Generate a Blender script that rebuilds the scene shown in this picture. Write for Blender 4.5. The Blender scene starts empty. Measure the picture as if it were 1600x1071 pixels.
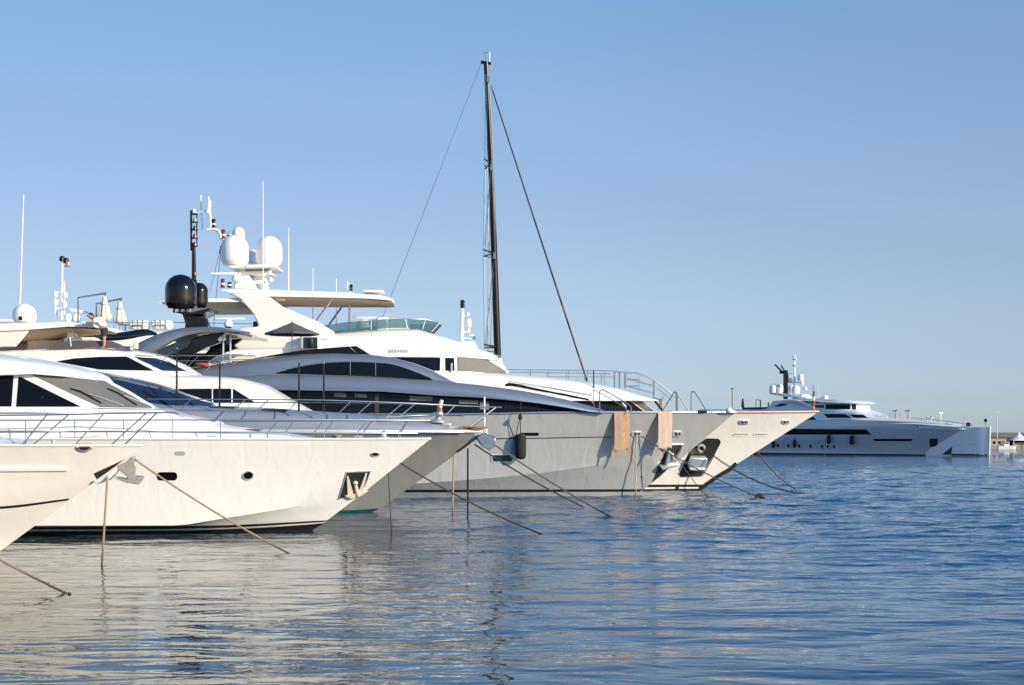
import bpy, bmesh, math, random
from mathutils import Vector
from mathutils.bvhtree import BVHTree
random.seed(7)
SC = bpy.context.scene
COL = SC.collection
# ------------------------------------------------------------------ camera model (54 mm, eye 3 m above the water, level)
FPX, CX, HY, EYE = 2400.0, 800.0, 688.0, 3.0
CAM = Vector((0, 0, EYE))
def ray(px, py): return Vector(((px-CX)/FPX, 1.0, -(py-HY)/FPX))
def on_water(px, py, z=0.0):
    r = ray(px, py); return CAM + r*((z-EYE)/r.z)
def lerp(a, b, t): return a+(b-a)*t
def interp(pts, x):
    if x <= pts[0][0]: return pts[0][1]
    for a, b in zip(pts, pts[1:]):
        if x <= b[0]:
            return a[1] if b[0] == a[0] else lerp(a[1], b[1], (x-a[0])/(b[0]-a[0]))
    return pts[-1][1]
def smooth_interp(pts, x):                      # monotone-ish Hermite through the points
    n = len(pts)
    if n < 3 or x <= pts[0][0] or x >= pts[-1][0]: return interp(pts, x)
    sl = []
    for i in range(n):
        a = pts[max(0, i-1)]; b = pts[min(n-1, i+1)]
        sl.append((b[1]-a[1])/max(1e-6, b[0]-a[0]))
    for i in range(n-1):
        a, b = pts[i], pts[i+1]
        if x <= b[0]:
            h = b[0]-a[0]; t = (x-a[0])/h
            return ((2*t**3-3*t*t+1)*a[1] + (t**3-2*t*t+t)*h*sl[i] + (-2*t**3+3*t*t)*b[1] + (t**3-t*t)*h*sl[i+1])
    return pts[-1][1]
# ------------------------------------------------------------------ mesh builder
class MB:
    def __init__(s): s.v = []; s.f = []
    def add(s, vs, fs):
        o = len(s.v); s.v += [Vector(p) for p in vs]; s.f += [tuple(i+o for i in f) for f in fs]; return s
    def grid(s, rows, closed=False, cap0=False, cap1=False):
        n = len(rows[0]); vs = [p for r in rows for p in r]; fs = []
        for i in range(len(rows)-1):
            for j in range(n if closed else n-1):
                k = (j+1) % n
                fs.append((i*n+j, i*n+k, (i+1)*n+k, (i+1)*n+j))
        if cap0: fs.append(tuple(range(n))[::-1])
        if cap1: fs.append(tuple(range((len(rows)-1)*n, len(rows)*n)))
        return s.add(vs, fs)
    def tube(s, pts, r, seg=7, r1=None):
        pts = [Vector(p) for p in pts]; rows = []; up0 = None
        for i, p in enumerate(pts):
            a = pts[max(0, i-1)]; b = pts[min(len(pts)-1, i+1)]
            t = (b-a).normalized()
            if up0 is None: up0 = Vector((0, 0, 1)) if abs(t.z) < .9 else Vector((0, 1, 0))
            u = (up0 - t*up0.dot(t)).normalized(); w = t.cross(u); up0 = u
            rr = r if r1 is None else lerp(r, r1, i/max(1, len(pts)-1))
            rows.append([p + u*(rr*math.cos(2*math.pi*k/seg)) + w*(rr*math.sin(2*math.pi*k/seg)) for k in range(seg)])
        return s.grid(rows, True, True, True)
    def lathe(s, c, prof, seg=20, sx=1, sy=1):
        c = Vector(c)
        rows = [[c + Vector((r*sx*math.cos(2*math.pi*k/seg), r*sy*math.sin(2*math.pi*k/seg), z)) for k in range(seg)] for r, z in prof]
        return s.grid(rows, True, True, True)
    def box(s, c, d, rz=0):
        c = Vector(c); x, y, z = d[0]/2, d[1]/2, d[2]/2; ca, sa = math.cos(rz), math.sin(rz)
        vs = []
        for a, b, e in ((-1,-1,-1),(1,-1,-1),(1,1,-1),(-1,1,-1),(-1,-1,1),(1,-1,1),(1,1,1),(-1,1,1)):
            vs.append(c + Vector((a*x*ca-b*y*sa, a*x*sa+b*y*ca, e*z)))
        return s.add(vs, [(0,3,2,1),(4,5,6,7),(0,1,5,4),(1,2,6,5),(2,3,7,6),(3,0,4,7)])
    def slab(s, A, B):                            # two matching outlines joined into a solid
        n = len(A)
        s.add(list(A)+list(B), [tuple(range(n)), tuple(range(2*n-1, n-1, -1))] + [(i, i+n, (i+1) % n+n, (i+1) % n) for i in range(n)])
        return s
    def mirrored(s, frame):
        o = len(s.v); s.v += [frame.mirror(p) for p in s.v]; s.f += [tuple(i+o for i in f[::-1]) for f in s.f]; return s
    def bvh(s): return BVHTree.FromPolygons([tuple(p) for p in s.v], s.f)
WORLD = {}
def part(name, mb, mat, parent=None, label=None, bevel=0, angle=32, subsurf=0):
    vs = mb.v
    lo = Vector((min(p.x for p in vs), min(p.y for p in vs), min(p.z for p in vs)))
    hi = Vector((max(p.x for p in vs), max(p.y for p in vs), max(p.z for p in vs)))
    c = (lo+hi)/2
    if parent is None: c.z = lo.z
    me = bpy.data.meshes.new(name)
    me.from_pydata([tuple(p-c) for p in vs], [], mb.f)
    bm = bmesh.new(); bm.from_mesh(me)
    bmesh.ops.remove_doubles(bm, verts=bm.verts, dist=1e-4)
    bmesh.ops.recalc_face_normals(bm, faces=bm.faces)
    bm.to_mesh(me); bm.free()
    for p in me.polygons: p.use_smooth = True
    me.set_sharp_from_angle(angle=math.radians(angle))
    me.materials.append(mat)
    o = bpy.data.objects.new(name, me); COL.objects.link(o)
    if parent is not None:
        o.parent = parent; o.location = c - WORLD[parent.name]
    else: o.location = c
    WORLD[o.name] = c
    if label: o['label'] = label
    if bevel:
        m = o.modifiers.new('Bevel', 'BEVEL'); m.width = bevel; m.segments = 2; m.limit_method = 'ANGLE'; m.angle_limit = math.radians(35)
    if subsurf:
        m = o.modifiers.new('Subdivision', 'SUBSURF'); m.levels = subsurf; m.render_levels = subsurf
    return o
def tag(o, label, cat, group=None, kind=None):
    if label: o['label'] = label
    if cat: o['category'] = cat
    if group: o['group'] = group
    if kind: o['kind'] = kind
    return o
def thing(name, loc, label, cat, group=None):
    o = bpy.data.objects.new(name, None); COL.objects.link(o); o.location = loc; o.empty_display_size = .5
    WORLD[o.name] = Vector(loc)
    return tag(o, label, cat, group)
# ------------------------------------------------------------------ frame of a vessel: centreline plane through o, heading h
class Frame:
    def __init__(s, o, h=0.0):
        s.o = Vector(o); s.d = Vector((math.cos(h), -math.sin(h), 0)); s.n = Vector((math.sin(h), math.cos(h), 0)); s.sheer = None
    def w(s, px, py, off=0.0):                    # the point of the plane off metres from the centreline seen at (px, py)
        r = ray(px, py)
        return CAM + r*(((s.o-CAM).dot(s.n)+off)/r.dot(s.n))
    def along(s, p): return (p-s.o).dot(s.d)
    def mirror(s, p): return p - s.n*(2*(p-s.o).dot(s.n))
    def hb(s, px):                                # half breadth of the deck edge at px
        return interp(s.sheer, px) if s.sheer else 0
def round_poly(poly, rad, k=4):
    out = []; n = len(poly)
    for i in range(n):
        p = Vector(poly[i]); a = Vector(poly[i-1]); b = Vector(poly[(i+1) % n])
        da = min(rad, (a-p).length*.48); db = min(rad, (b-p).length*.48)
        A = p+(a-p).normalized()*da; B = p+(b-p).normalized()*db
        for j in range(k+1):
            t = j/k; out.append(tuple(A*(1-t)**2 + p*(2*t*(1-t)) + B*t*t))
    return out
def densify(poly, step):
    out = []; n = len(poly)
    for i in range(n):
        a = Vector(poly[i]); b = Vector(poly[(i+1) % n]); m = max(1, int((b-a).length/step))
        out += [tuple(a.lerp(b, j/m)) for j in range(m)]
    return out
class Skin:                                       # a built surface that windows, stripes and fittings are laid onto
    def __init__(s, mb, fr, off): s.t = mb.bvh(); s.fr = fr; s.off = off
    def hit(s, px, py):
        r = ray(px, py).normalized()
        loc, nor, idx, dist = s.t.ray_cast(CAM, r)
        if loc is None:
            best = None                            # just past the outline: the nearest skin, tried from the side plane to the centreline
            for o in (s.off, s.off*.6, s.off*.3, s.off*.1, 0):
                q = s.t.find_nearest(s.fr.w(px, py, o))
                if q[0] is not None and (best is None or q[3] < best[3]): best = q
            loc, nor, idx, dist = best
        if nor.dot(r) > 0: nor = -nor
        return loc, nor
    def at(s, px, py, lift=0.0):
        l, n = s.hit(px, py); return l+n*lift
    def _solid(s, rows, closed, lift, depth, mb, smooth_n=True):
        top = [[(l+n*lift) for l, n in r] for r in rows]
        mb.grid(top, closed)
        rim = [[(l-n*depth) for l, n in r] for r in rows]
        if closed: mb.grid([top[-1], rim[-1]], True)
        else:
            mb.grid([top[0], rim[0]]); mb.grid([rim[-1], top[-1]])
            mb.grid([[a[0] for a in rim], [a[0] for a in top]]); mb.grid([[a[-1] for a in top], [a[-1] for a in rim]])
    def patch(s, poly, rad=0, lift=.012, depth=.03, mb=None, step=4, rings=4, hole=0.0):
        mb = mb or MB()
        if rad: poly = round_poly(poly, rad)
        poly = densify(poly, step); n = len(poly)
        c = (sum(p[0] for p in poly)/n, sum(p[1] for p in poly)/n)
        rows = [[s.hit(lerp(c[0], p[0], t), lerp(c[1], p[1], t)) for p in poly] for t in [max(.02, hole + (1-hole)*k/rings) for k in range(rings+1)]]
        s._solid(rows, True, lift, depth, mb)
        return mb
    def strip(s, up, lo, nu=30, nv=3, lift=.012, depth=.03, mb=None, smooth=True):
        mb = mb or MB(); f = smooth_interp if smooth else interp; rows = []
        for j in range(nv+1):
            row = []
            for i in range(nu+1):
                t = i/nu
                xa = lerp(up[0][0], up[-1][0], t); xb = lerp(lo[0][0], lo[-1][0], t)
                row.append(s.hit(lerp(xa, xb, j/nv), lerp(f(up, xa), f(lo, xb), j/nv)))
            rows.append(row)
        s._solid(rows, False, lift, depth, mb)
        return mb
    def oval(s, cx, cy, rx, ry, lift=.012, depth=.03, mb=None, hole=0.0, tilt=0):
        ca, sa = math.cos(tilt), math.sin(tilt)
        poly = [(cx+rx*math.cos(a)*ca-ry*math.sin(a)*sa, cy+rx*math.cos(a)*sa+ry*math.sin(a)*ca) for a in [2*math.pi*k/20 for k in range(20)]]
        return s.patch(poly, 0, lift, depth, mb, step=99, rings=2, hole=hole)
# ------------------------------------------------------------------ hull from level lines
def build_hull(fr, levels, N=44, sub=3, flare=0.0):
    """levels: dicts(pts, B, L, n, z) from the sheer down; the last point of pts is the stem on the centreline."""
    lines = []
    for k, lv in enumerate(levels):
        pts = lv['pts']; x0, x1 = pts[0][0], pts[-1][0]; z = lv.get('z')
        st = fr.w(x1, pts[-1][1], 0); a1 = fr.along(st); line = []
        for i in range(N+1):
            t = 1-(1-i/N)**1.6
            px = lerp(x0, x1, t); py = interp(pts, px); hb = lv['B']*(0 if i == N else 1)
            for _ in range(6):
                p = fr.w(px, py, -hb); sx = (a1-fr.along(p))/lv['L']; sx = min(1, max(0, sx))
                hb = lv['B']*(1-(1-sx)**lv['n'])
                if i == N: hb = 0
            p = fr.w(px, py, -hb)
            if z is not None: p.z = z
            line.append(p)
        lines.append(line)
        if k == 0:
            fr.sheer = sorted([(CX+FPX*p.x/p.y, -(p-fr.o).dot(fr.n)) for p in line])
    rows = []
    for k in range(len(lines)-1):
        c = levels[k].get('flare', flare)
        for j in range(sub):
            u = j/sub; row = []
            for i in range(N+1):
                p = lines[k][i].lerp(lines[k+1][i], u)
                hb = -(p-fr.o).dot(fr.n); p = p + fr.n*min(hb, c*4*u*(1-u)*min(1, hb))
                row.append(p)
            rows.append(row)
    rows.append(lines[-1])
    mb = MB(); mb.grid(rows)
    far = [[fr.mirror(p) for p in r] for r in rows]; mb.grid(far)
    dk = [p - Vector((0, 0, .02)) for p in rows[0]]
    mb.grid([rows[0], far[0]])                                                # deck
    mb.grid([[r[0] for r in rows], [r[0] for r in far]])                      # transom
    return mb, rows
def body(fr, st, seg=5, cap=True):
    """superstructure loft. stations: (px_bottom, px_top, py_top, py_bot, hb_bot, hb_top, rv, rh): near edge follows the outline seen"""
    rows = []
    for (pb, pt, yt, yb, hb, ht, rv, rh) in st:
        lo = fr.w(pb, yb, -hb); sh = fr.w(pt, yt, -(ht-rh*.7)); half = [lo]
        base = fr.o + fr.n*0
        zt = sh.z; rv_ = min(rv, max(.01, (zt-lo.z)*.95)); a0 = fr.along(lo); a1 = fr.along(fr.w(pt, yt, -ht))
        def P(a, off, z): q = fr.o + fr.d*a + fr.n*off; return Vector((q.x, q.y, z))
        for u in (.33, .66): half.append(P(lerp(a0, a1, u), -lerp(hb, ht, u), lerp(lo.z, zt-rv_, u)))
        for k in range(seg+1):
            th = math.pi/2*k/seg
            half.append(P(a1, -(ht-rh+rh*math.cos(th)), zt-rv_+rv_*math.sin(th)))
        half.append(P(a1, -(ht-rh)*.5, zt+.04)); half.append(P(a1, 0, zt+.06))
        rows.append(half + [fr.mirror(p) for p in half[-2::-1]])
    mb = MB(); mb.grid(rows, True, cap, cap)
    return mb
def prism(fr, poly, o0, o1, mb=None):
    """outline seen on the plane o0, carried straight across to o1"""
    mb = mb or MB(); A = [fr.w(x, y, o0) for x, y in poly]; B = [p + fr.n*(o1-o0) for p in A]
    return mb.slab(A, B)
def dome(c, r, h, seg=24, sk=.78, mb=None):
    """radome: base skirt tapering in, straight wall, domed top; c at the base centre"""
    prof = [(r*.55, 0), (r*sk, .02*h), (r*.97, .14*h), (r, .2*h), (r, h-r)] if h > r*1.15 else [(r*.7, 0), (r*.95, .08*h), (r, .2*h)]
    z0 = prof[-1][1]
    for k in range(1, 9):
        a = math.pi/2*k/8; prof.append((max(.004, r*math.cos(a)), z0+(h-z0)*math.sin(a)))
    return (mb or MB()).lathe(c, prof, seg)
def px_dome(fr, x0, x1, y0, y1, off, **k):
    b = fr.w((x0+x1)/2, y1, off); sc = (b-CAM).y/FPX
    return dome(b, (x1-x0)/2*sc, (y1-y0)*sc, **k)
def path(fr, pts, off=None, dz=0):
    """pixel path -> points; off may be a number, or None to follow the deck edge"""
    out = []
    for p in pts:
        o = p[2] if len(p) > 2 else (-(max(0, fr.hb(p[0])-.12)) if off is None else off)
        out.append(fr.w(p[0], p[1], o))
    return out
def catmull(pts, k=6):
    pts = [Vector(p) for p in pts]; out = []
    for i in range(len(pts)-1):
        a, b, c, d = pts[max(0, i-1)], pts[i], pts[i+1], pts[min(len(pts)-1, i+2)]
        for j in range(k):
            t = j/k
            out.append(.5*((2*b)+(c-a)*t+(2*a-5*b+4*c-d)*t*t+(3*b-a-3*c+d)*t**3))
    return out+[pts[-1]]
# ------------------------------------------------------------------ materials
def new_mat(name):
    m = bpy.data.materials.new(name); m.use_nodes = True
    return m, m.node_tree, m.node_tree.nodes['Principled BSDF']
def mat(name, col, rough=.4, metal=0.0, coat=0.0, vary=.06, scale=.8, bump=0.0, bscale=40, spec=.5, trans=0.0, alpha=1.0, ior=1.5, rvary=.0, stretch=(1, 1, 1), brot=None, wet=False):
    m, nt, b = new_mat(name); N = nt.nodes; L = nt.links
    tc = N.new('ShaderNodeTexCoord'); mp = N.new('ShaderNodeMapping'); mp.inputs['Scale'].default_value = stretch
    L.new(tc.outputs['Object'], mp.inputs['Vector'])
    nz = N.new('ShaderNodeTexNoise'); nz.inputs['Scale'].default_value = scale; nz.inputs['Detail'].default_value = 6
    L.new(mp.outputs['Vector'], nz.inputs['Vector'])
    mx = N.new('ShaderNodeMix'); mx.data_type = 'RGBA'
    lo = [c*(1-vary) for c in col]; hi = [min(1, c*(1+vary)) for c in col]
    mx.inputs[6].default_value = (*lo, 1); mx.inputs[7].default_value = (*hi, 1)
    L.new(nz.outputs['Fac'], mx.inputs[0]); L.new(mx.outputs[2], b.inputs['Base Color'])
    b.inputs['Roughness'].default_value = rough; b.inputs['Metallic'].default_value = metal
    b.inputs['Coat Weight'].default_value = coat; b.inputs['Coat Roughness'].default_value = .05
    b.inputs['Specular IOR Level'].default_value = spec; b.inputs['IOR'].default_value = ior
    b.inputs['Transmission Weight'].default_value = trans; b.inputs['Alpha'].default_value = alpha
    if rvary:
        mr = N.new('ShaderNodeMapRange'); mr.inputs['To Min'].default_value = max(0, rough-rvary); mr.inputs['To Max'].default_value = rough+rvary
        L.new(nz.outputs['Fac'], mr.inputs['Value']); L.new(mr.outputs[0], b.inputs['Roughness'])
    if wet:                                       # the last stretch above the water is soaked dark
        g2 = N.new('ShaderNodeNewGeometry'); s2 = N.new('ShaderNodeSeparateXYZ'); L.new(g2.outputs['Position'], s2.inputs[0])
        r2 = N.new('ShaderNodeMapRange'); r2.inputs['From Min'].default_value = .12; r2.inputs['From Max'].default_value = .5; r2.inputs['To Min'].default_value = .35; L.new(s2.outputs[2], r2.inputs['Value'])
        v2 = N.new('ShaderNodeVectorMath'); v2.operation = 'SCALE'; L.new(mx.outputs[2], v2.inputs[0]); L.new(r2.outputs[0], v2.inputs['Scale']); L.new(v2.outputs[0], b.inputs['Base Color'])
    if bump:
        n2 = N.new('ShaderNodeTexNoise'); n2.inputs['Scale'].default_value = bscale; n2.inputs['Detail'].default_value = 3
        bp = N.new('ShaderNodeBump'); bp.inputs['Strength'].default_value = 1; bp.inputs['Distance'].default_value = bump
        if brot is not None:                       # slanting bumps shaped to mottle the hull like light off water
            m2 = N.new('ShaderNodeMapping'); m2.inputs['Rotation'].default_value = (0, math.radians(brot), 0); m2.inputs['Scale'].default_value = (1, 1, .38)
            L.new(tc.outputs['Object'], m2.inputs['Vector']); L.new(m2.outputs['Vector'], n2.inputs['Vector']); n2.inputs['Detail'].default_value = 1.2; n2.inputs['Distortion'].default_value = .9
        else: L.new(mp.outputs['Vector'], n2.inputs['Vector'])
        L.new(n2.outputs['Fac'], bp.inputs['Height']); L.new(bp.outputs['Normal'], b.inputs['Normal'])
    return m
M = {}
M['white_hull'] = mat('white_gelcoat', (.79, .77, .72), .2, coat=.6, vary=.03, scale=.5, bump=.018, bscale=2.0, brot=38)
M['cream_hull'] = mat('cream_gelcoat', (.80, .76, .68), .2, coat=.6, vary=.03, scale=.5, bump=.014, bscale=1.8, brot=38)
M['white'] = mat('white_paint', (.82, .79, .73), .28, coat=.4, vary=.025, scale=1.2)
M['cream'] = mat('cream_paint', (.82, .77, .68), .3, coat=.3, vary=.03, scale=1.2)
M['dome'] = mat('radome_plastic', (.82, .81, .78), .4, vary=.02)
M['underside'] = mat('beige_underside_shade', (.50, .41, .29), .6, vary=.05)  # beige stands for bounce-lit shade under the hardtops
M['silver_hull'] = mat('silver_hull_paint', (.64, .615, .555), .17, metal=.45, coat=.7, vary=.05, scale=.4, bump=.04, bscale=1.5, brot=40, rvary=.05)
M['silver'] = mat('silver_paint', (.33, .34, .365), .23, metal=.65, coat=.3, vary=.03, scale=.6)
M['taupe_hull'] = mat('taupe_metallic_paint', (.47, .44, .375), .16, metal=.55, coat=.7, vary=.06, scale=.5, bump=.045, bscale=1.3, brot=48)
M['silver_deck'] = mat('pale_silver_deck_paint', (.36, .375, .41), .32, metal=.4, coat=.3, vary=.04)
M['chrome'] = mat('polished_steel', (.80, .79, .76), .30, metal=.65, vary=.05, scale=6)
M['rail'] = mat('stainless_rail', (.36, .36, .37), .32, metal=.85, vary=.05, scale=3)
M['glass'] = mat('dark_glass', (.005, .005, .007), .04, vary=.3, scale=.7, spec=.22, bump=.0015, bscale=1.2)
M['glass_blue'] = mat('blue_tinted_glass', (.012, .022, .05), .05, coat=.5, vary=.3, scale=.9)
M['smoked'] = mat('smoked_acrylic', (.10, .085, .09), .12, coat=.3, vary=.15)
M['mesh_cover'] = mat('grey_mesh_cover', (.15, .145, .135), .75, vary=.08, scale=3, bump=.002, bscale=120)
M['black'] = mat('black_paint', (.006, .006, .0065), .14, coat=.15, spec=.35, vary=.2)
M['satin_black'] = mat('satin_black_carbon', (.007, .0065, .006), .28, vary=.25, scale=2, spec=.3)
M['antifoul'] = mat('black_bottom_paint', (.012, .011, .010), .5, vary=.3, scale=2)
M['teal'] = mat('teal_boot_stripe', (.01, .10, .095), .35, vary=.1)
M['dark_void'] = mat('painted_dark_recess', (.02, .022, .02), .5, vary=.4, scale=5)  # flush near-black paint standing for the shade inside pockets and openings
M['galv'] = mat('weathered_galvanised_steel', (.36, .33, .285), .6, metal=.1, vary=.25, scale=9, bump=.006, bscale=30)
M['teak'] = mat('varnished_teak', (.42, .20, .08), .4, vary=.2, scale=4, stretch=(1, 1, 6))
M['canvas'] = mat('dark_grey_canvas', (.10, .095, .10), .9, vary=.12, scale=5, bump=.003, bscale=60)
M['black_cloth'] = mat('black_mesh_cloth', (.013, .012, .012), .9, vary=.2, scale=4)
M['cream_canvas'] = mat('cream_canvas', (.70, .63, .52), .9, vary=.12, scale=6, bump=.01, bscale=14)
M['fender'] = mat('black_fender_cover', (.012, .012, .012), .85, vary=.3, scale=8, bump=.004, bscale=60)
M['towel_brown'] = mat('tan_towelling', (.43, .28, .165), .95, vary=.25, scale=4, bump=.035, bscale=9)
M['towel_pink'] = mat('pale_salmon_towelling', (.54, .39, .29), .95, vary=.07, scale=8, bump=.006, bscale=70)
M['rope_tan'] = mat('tan_rope', (.36, .25, .15), .9, vary=.3, scale=12, bump=.01, bscale=60, wet=True)
M['rope_brown'] = mat('brown_wet_rope', (.10, .072, .048), .8, vary=.4, scale=10, bump=.01, bscale=60, wet=True)
M['rope_pale'] = mat('pale_rope', (.5, .44, .34), .9, vary=.2, scale=12, wet=True)
M['rope_dark'] = mat('black_rope', (.02, .018, .016), .8, vary=.3, scale=10)
M['rope_red'] = mat('faded_red_rope', (.14, .06, .045), .9, vary=.35, scale=9, wet=True)
M['chain'] = mat('rusty_chain', (.07, .055, .045), .6, metal=.4, vary=.4, scale=20)
M['red_lamp'] = mat('red_lamp_lens', (.13, .02, .018), .3, vary=.2)
M['hatch_glass'] = mat('dark_green_hatch_glass', (.012, .03, .022), .12, coat=.5, vary=.3)
M['green_lamp'] = mat('green_lamp_lens', (.006, .035, .026), .12, coat=.5, vary=.2)
M['grey_vent'] = mat('grey_louvre', (.38, .38, .38), .5, vary=.1)
M['flag_red'] = mat('red_flag_cloth', (.34, .06, .04), .9, vary=.1)
M['flag_white'] = mat('white_flag_cloth', (.75, .72, .68), .9, vary=.08)
M['flag_green'] = mat('green_flag_cloth', (.06, .16, .09), .9, vary=.1)
M['skin'] = mat('man_skin', (.44, .22, .14), .55, vary=.06)  # one even skin colour
M['hair'] = mat('dark_brown_hair', (.03, .018, .012), .7, vary=.3, scale=40)
M['shirt'] = mat('white_cotton', (.80, .79, .78), .9, vary=.04, bump=.01, bscale=9)
M['shorts'] = mat('navy_cotton', (.025, .028, .045), .9, vary=.2, scale=8)
M['concrete'] = mat('pale_concrete', (.34, .29, .24), .9, vary=.2, scale=.6)
M['shed'] = mat('grey_brown_roofing', (.16, .135, .13), .8, vary=.15, scale=.3)
M['wall_beige'] = mat('beige_render', (.42, .33, .25), .9, vary=.2, scale=.4)
M['tent'] = mat('white_pvc_tent', (.78, .78, .78), .6, vary=.04)
M['lamp_metal'] = mat('pale_lamp_metal', (.55, .56, .58), .5, vary=.1)
M['far_silver'] = mat('shaded_silver_yacht_paint', (.50, .53, .57), .25, metal=.15, coat=.4, vary=.03, scale=.3)  # silver hull paint, taken darker and bluer to suit the shaded side
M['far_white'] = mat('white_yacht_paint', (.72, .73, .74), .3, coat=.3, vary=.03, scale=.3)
# clear teal acrylic windscreen
def tinted(name, col, fac):
    m, nt, b = new_mat(name); N = nt.nodes; L = nt.links; out = N['Material Output']
    tr = N.new('ShaderNodeBsdfTransparent'); tr.inputs['Color'].default_value = (*col, 1)
    b.inputs['Base Color'].default_value = (*[c*.6 for c in col], 1); b.inputs['Roughness'].default_value = .05
    lw = N.new('ShaderNodeLayerWeight'); lw.inputs['Blend'].default_value = .2
    nz = N.new('ShaderNodeTexNoise'); nz.inputs['Scale'].default_value = .8
    ma = N.new('ShaderNodeMath'); ma.operation = 'MULTIPLY_ADD'; L.new(nz.outputs['Fac'], ma.inputs[0]); ma.inputs[1].default_value = .12; ma.inputs[2].default_value = fac
    mx = N.new('ShaderNodeMixShader'); L.new(ma.outputs[0], mx.inputs[0]); L.new(tr.outputs[0], mx.inputs[1]); L.new(b.outputs[0], mx.inputs[2])
    L.new(mx.outputs[0], out.inputs['Surface']); return m
M['teal_glass'] = tinted('teal_windscreen_acrylic', (.42, .58, .62), .16)
M['clear_glass'] = tinted('clear_windscreen', (.55, .66, .66), .25)
# ------------------------------------------------------------------ water
WAVES = [  # scale (1/m), rotation, stretch, detail, roughness, amplitude m, distortion
    (.16, 14, (.7, 1.2, 1), 1, .4, .15, .2),
    (.52, -9, (.55, 1.2, 1), 1, .4, .135, .4),
    (1.5, 16, (.55, 1.25, 1), 1.5, .45, .052, .5),
    (5.0, -20, (.7, 1.1, 1), 1.5, .4, .0092, .4),
]
def water_material():
    g = bpy.data.node_groups.new('wave_height', 'ShaderNodeTree')
    g.interface.new_socket('Vector', in_out='INPUT', socket_type='NodeSocketVector'); g.interface.new_socket('Height', in_out='OUTPUT', socket_type='NodeSocketFloat')
    gi = g.nodes.new('NodeGroupInput'); go = g.nodes.new('NodeGroupOutput'); prev = None
    for sc, rot, st, det, ro, amp, dist in WAVES:
        mp = g.nodes.new('ShaderNodeMapping'); mp.inputs['Rotation'].default_value = (0, 0, math.radians(rot)); mp.inputs['Scale'].default_value = st
        g.links.new(gi.outputs[0], mp.inputs['Vector'])
        nz = g.nodes.new('ShaderNodeTexNoise'); nz.noise_dimensions = '2D'; nz.inputs['Scale'].default_value = sc; nz.inputs['Detail'].default_value = det
        nz.inputs['Roughness'].default_value = ro; nz.inputs['Distortion'].default_value = dist
        g.links.new(mp.outputs['Vector'], nz.inputs['Vector'])
        ma = g.nodes.new('ShaderNodeMath'); ma.operation = 'MULTIPLY_ADD'; ma.inputs[1].default_value = amp
        g.links.new(nz.outputs['Fac'], ma.inputs[0])
        if prev is None: ma.inputs[2].default_value = -.5*sum(w[5] for w in WAVES)
        else: g.links.new(prev, ma.inputs[2])
        prev = ma.outputs[0]
    # sheltered under the moored bows, rougher out in the open basin
    sp = g.nodes.new('ShaderNodeSeparateXYZ'); g.links.new(gi.outputs[0], sp.inputs[0])
    m1 = g.nodes.new('ShaderNodeMath'); m1.operation = 'MULTIPLY_ADD'; m1.inputs[1].default_value = .3; g.links.new(sp.outputs[1], m1.inputs[0]); g.links.new(sp.outputs[0], m1.inputs[2])
    mr = g.nodes.new('ShaderNodeMapRange'); mr.interpolation_type = 'SMOOTHSTEP'; g.links.new(m1.outputs[0], mr.inputs['Value'])
    mr.inputs['From Min'].default_value = 3; mr.inputs['From Max'].default_value = 36; mr.inputs['To Min'].default_value = .42; mr.inputs['To Max'].default_value = 1.9
    mm = g.nodes.new('ShaderNodeMath'); mm.operation = 'MULTIPLY'; g.links.new(prev, mm.inputs[0]); g.links.new(mr.outputs[0], mm.inputs[1]); prev = mm.outputs[0]
    g.links.new(prev, go.inputs[0])
    m, nt, b = new_mat('harbour_water'); N = nt.nodes; m.displacement_method = 'DISPLACEMENT'; L = nt.links
    b.inputs['Base Color'].default_value = (.0012, .027, .062, 1); b.inputs['Roughness'].default_value = .025; b.inputs['IOR'].default_value = 1.35
    geo = N.new('ShaderNodeNewGeometry'); e = .02; hs = []
    # base colour runs from dark green at left to blue out to the right
    ws = N.new('ShaderNodeSeparateXYZ'); L.new(geo.outputs['Position'], ws.inputs[0])
    wa = N.new('ShaderNodeMath'); wa.operation = 'MULTIPLY_ADD'; wa.inputs[1].default_value = .3; L.new(ws.outputs[1], wa.inputs[0]); L.new(ws.outputs[0], wa.inputs[2])
    wr = N.new('ShaderNodeMapRange'); wr.interpolation_type = 'SMOOTHSTEP'; wr.inputs['From Min'].default_value = 0; wr.inputs['From Max'].default_value = 20; L.new(wa.outputs[0], wr.inputs['Value'])
    wm_ = N.new('ShaderNodeMix'); wm_.data_type = 'RGBA'; wm_.inputs[6].default_value = (.004, .017, .024, 1); wm_.inputs[7].default_value = (.0005, .055, .132, 1)
    L.new(wr.outputs[0], wm_.inputs[0]); L.new(wm_.outputs[2], b.inputs['Base Color'])
    for off in ((0, 0, 0), (e, 0, 0), (0, e, 0)):
        ad = N.new('ShaderNodeVectorMath'); ad.operation = 'ADD'; ad.inputs[1].default_value = off; L.new(geo.outputs['Position'], ad.inputs[0])
        gn = N.new('ShaderNodeGroup'); gn.node_tree = g; L.new(ad.outputs[0], gn.inputs[0]); hs.append(gn.outputs[0])
    cmb = N.new('ShaderNodeCombineXYZ'); cmb.inputs[2].default_value = 1
    for k in (1, 2):
        sb = N.new('ShaderNodeMath'); sb.operation = 'SUBTRACT'; L.new(hs[0], sb.inputs[0]); L.new(hs[k], sb.inputs[1])
        dv = N.new('ShaderNodeMath'); dv.operation = 'DIVIDE'; L.new(sb.outputs[0], dv.inputs[0]); dv.inputs[1].default_value = e
        L.new(dv.outputs[0], cmb.inputs[k-1])
    nm = N.new('ShaderNodeVectorMath'); nm.operation = 'NORMALIZE'; L.new(cmb.outputs[0], nm.inputs[0]); L.new(nm.outputs[0], b.inputs['Normal'])
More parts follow.
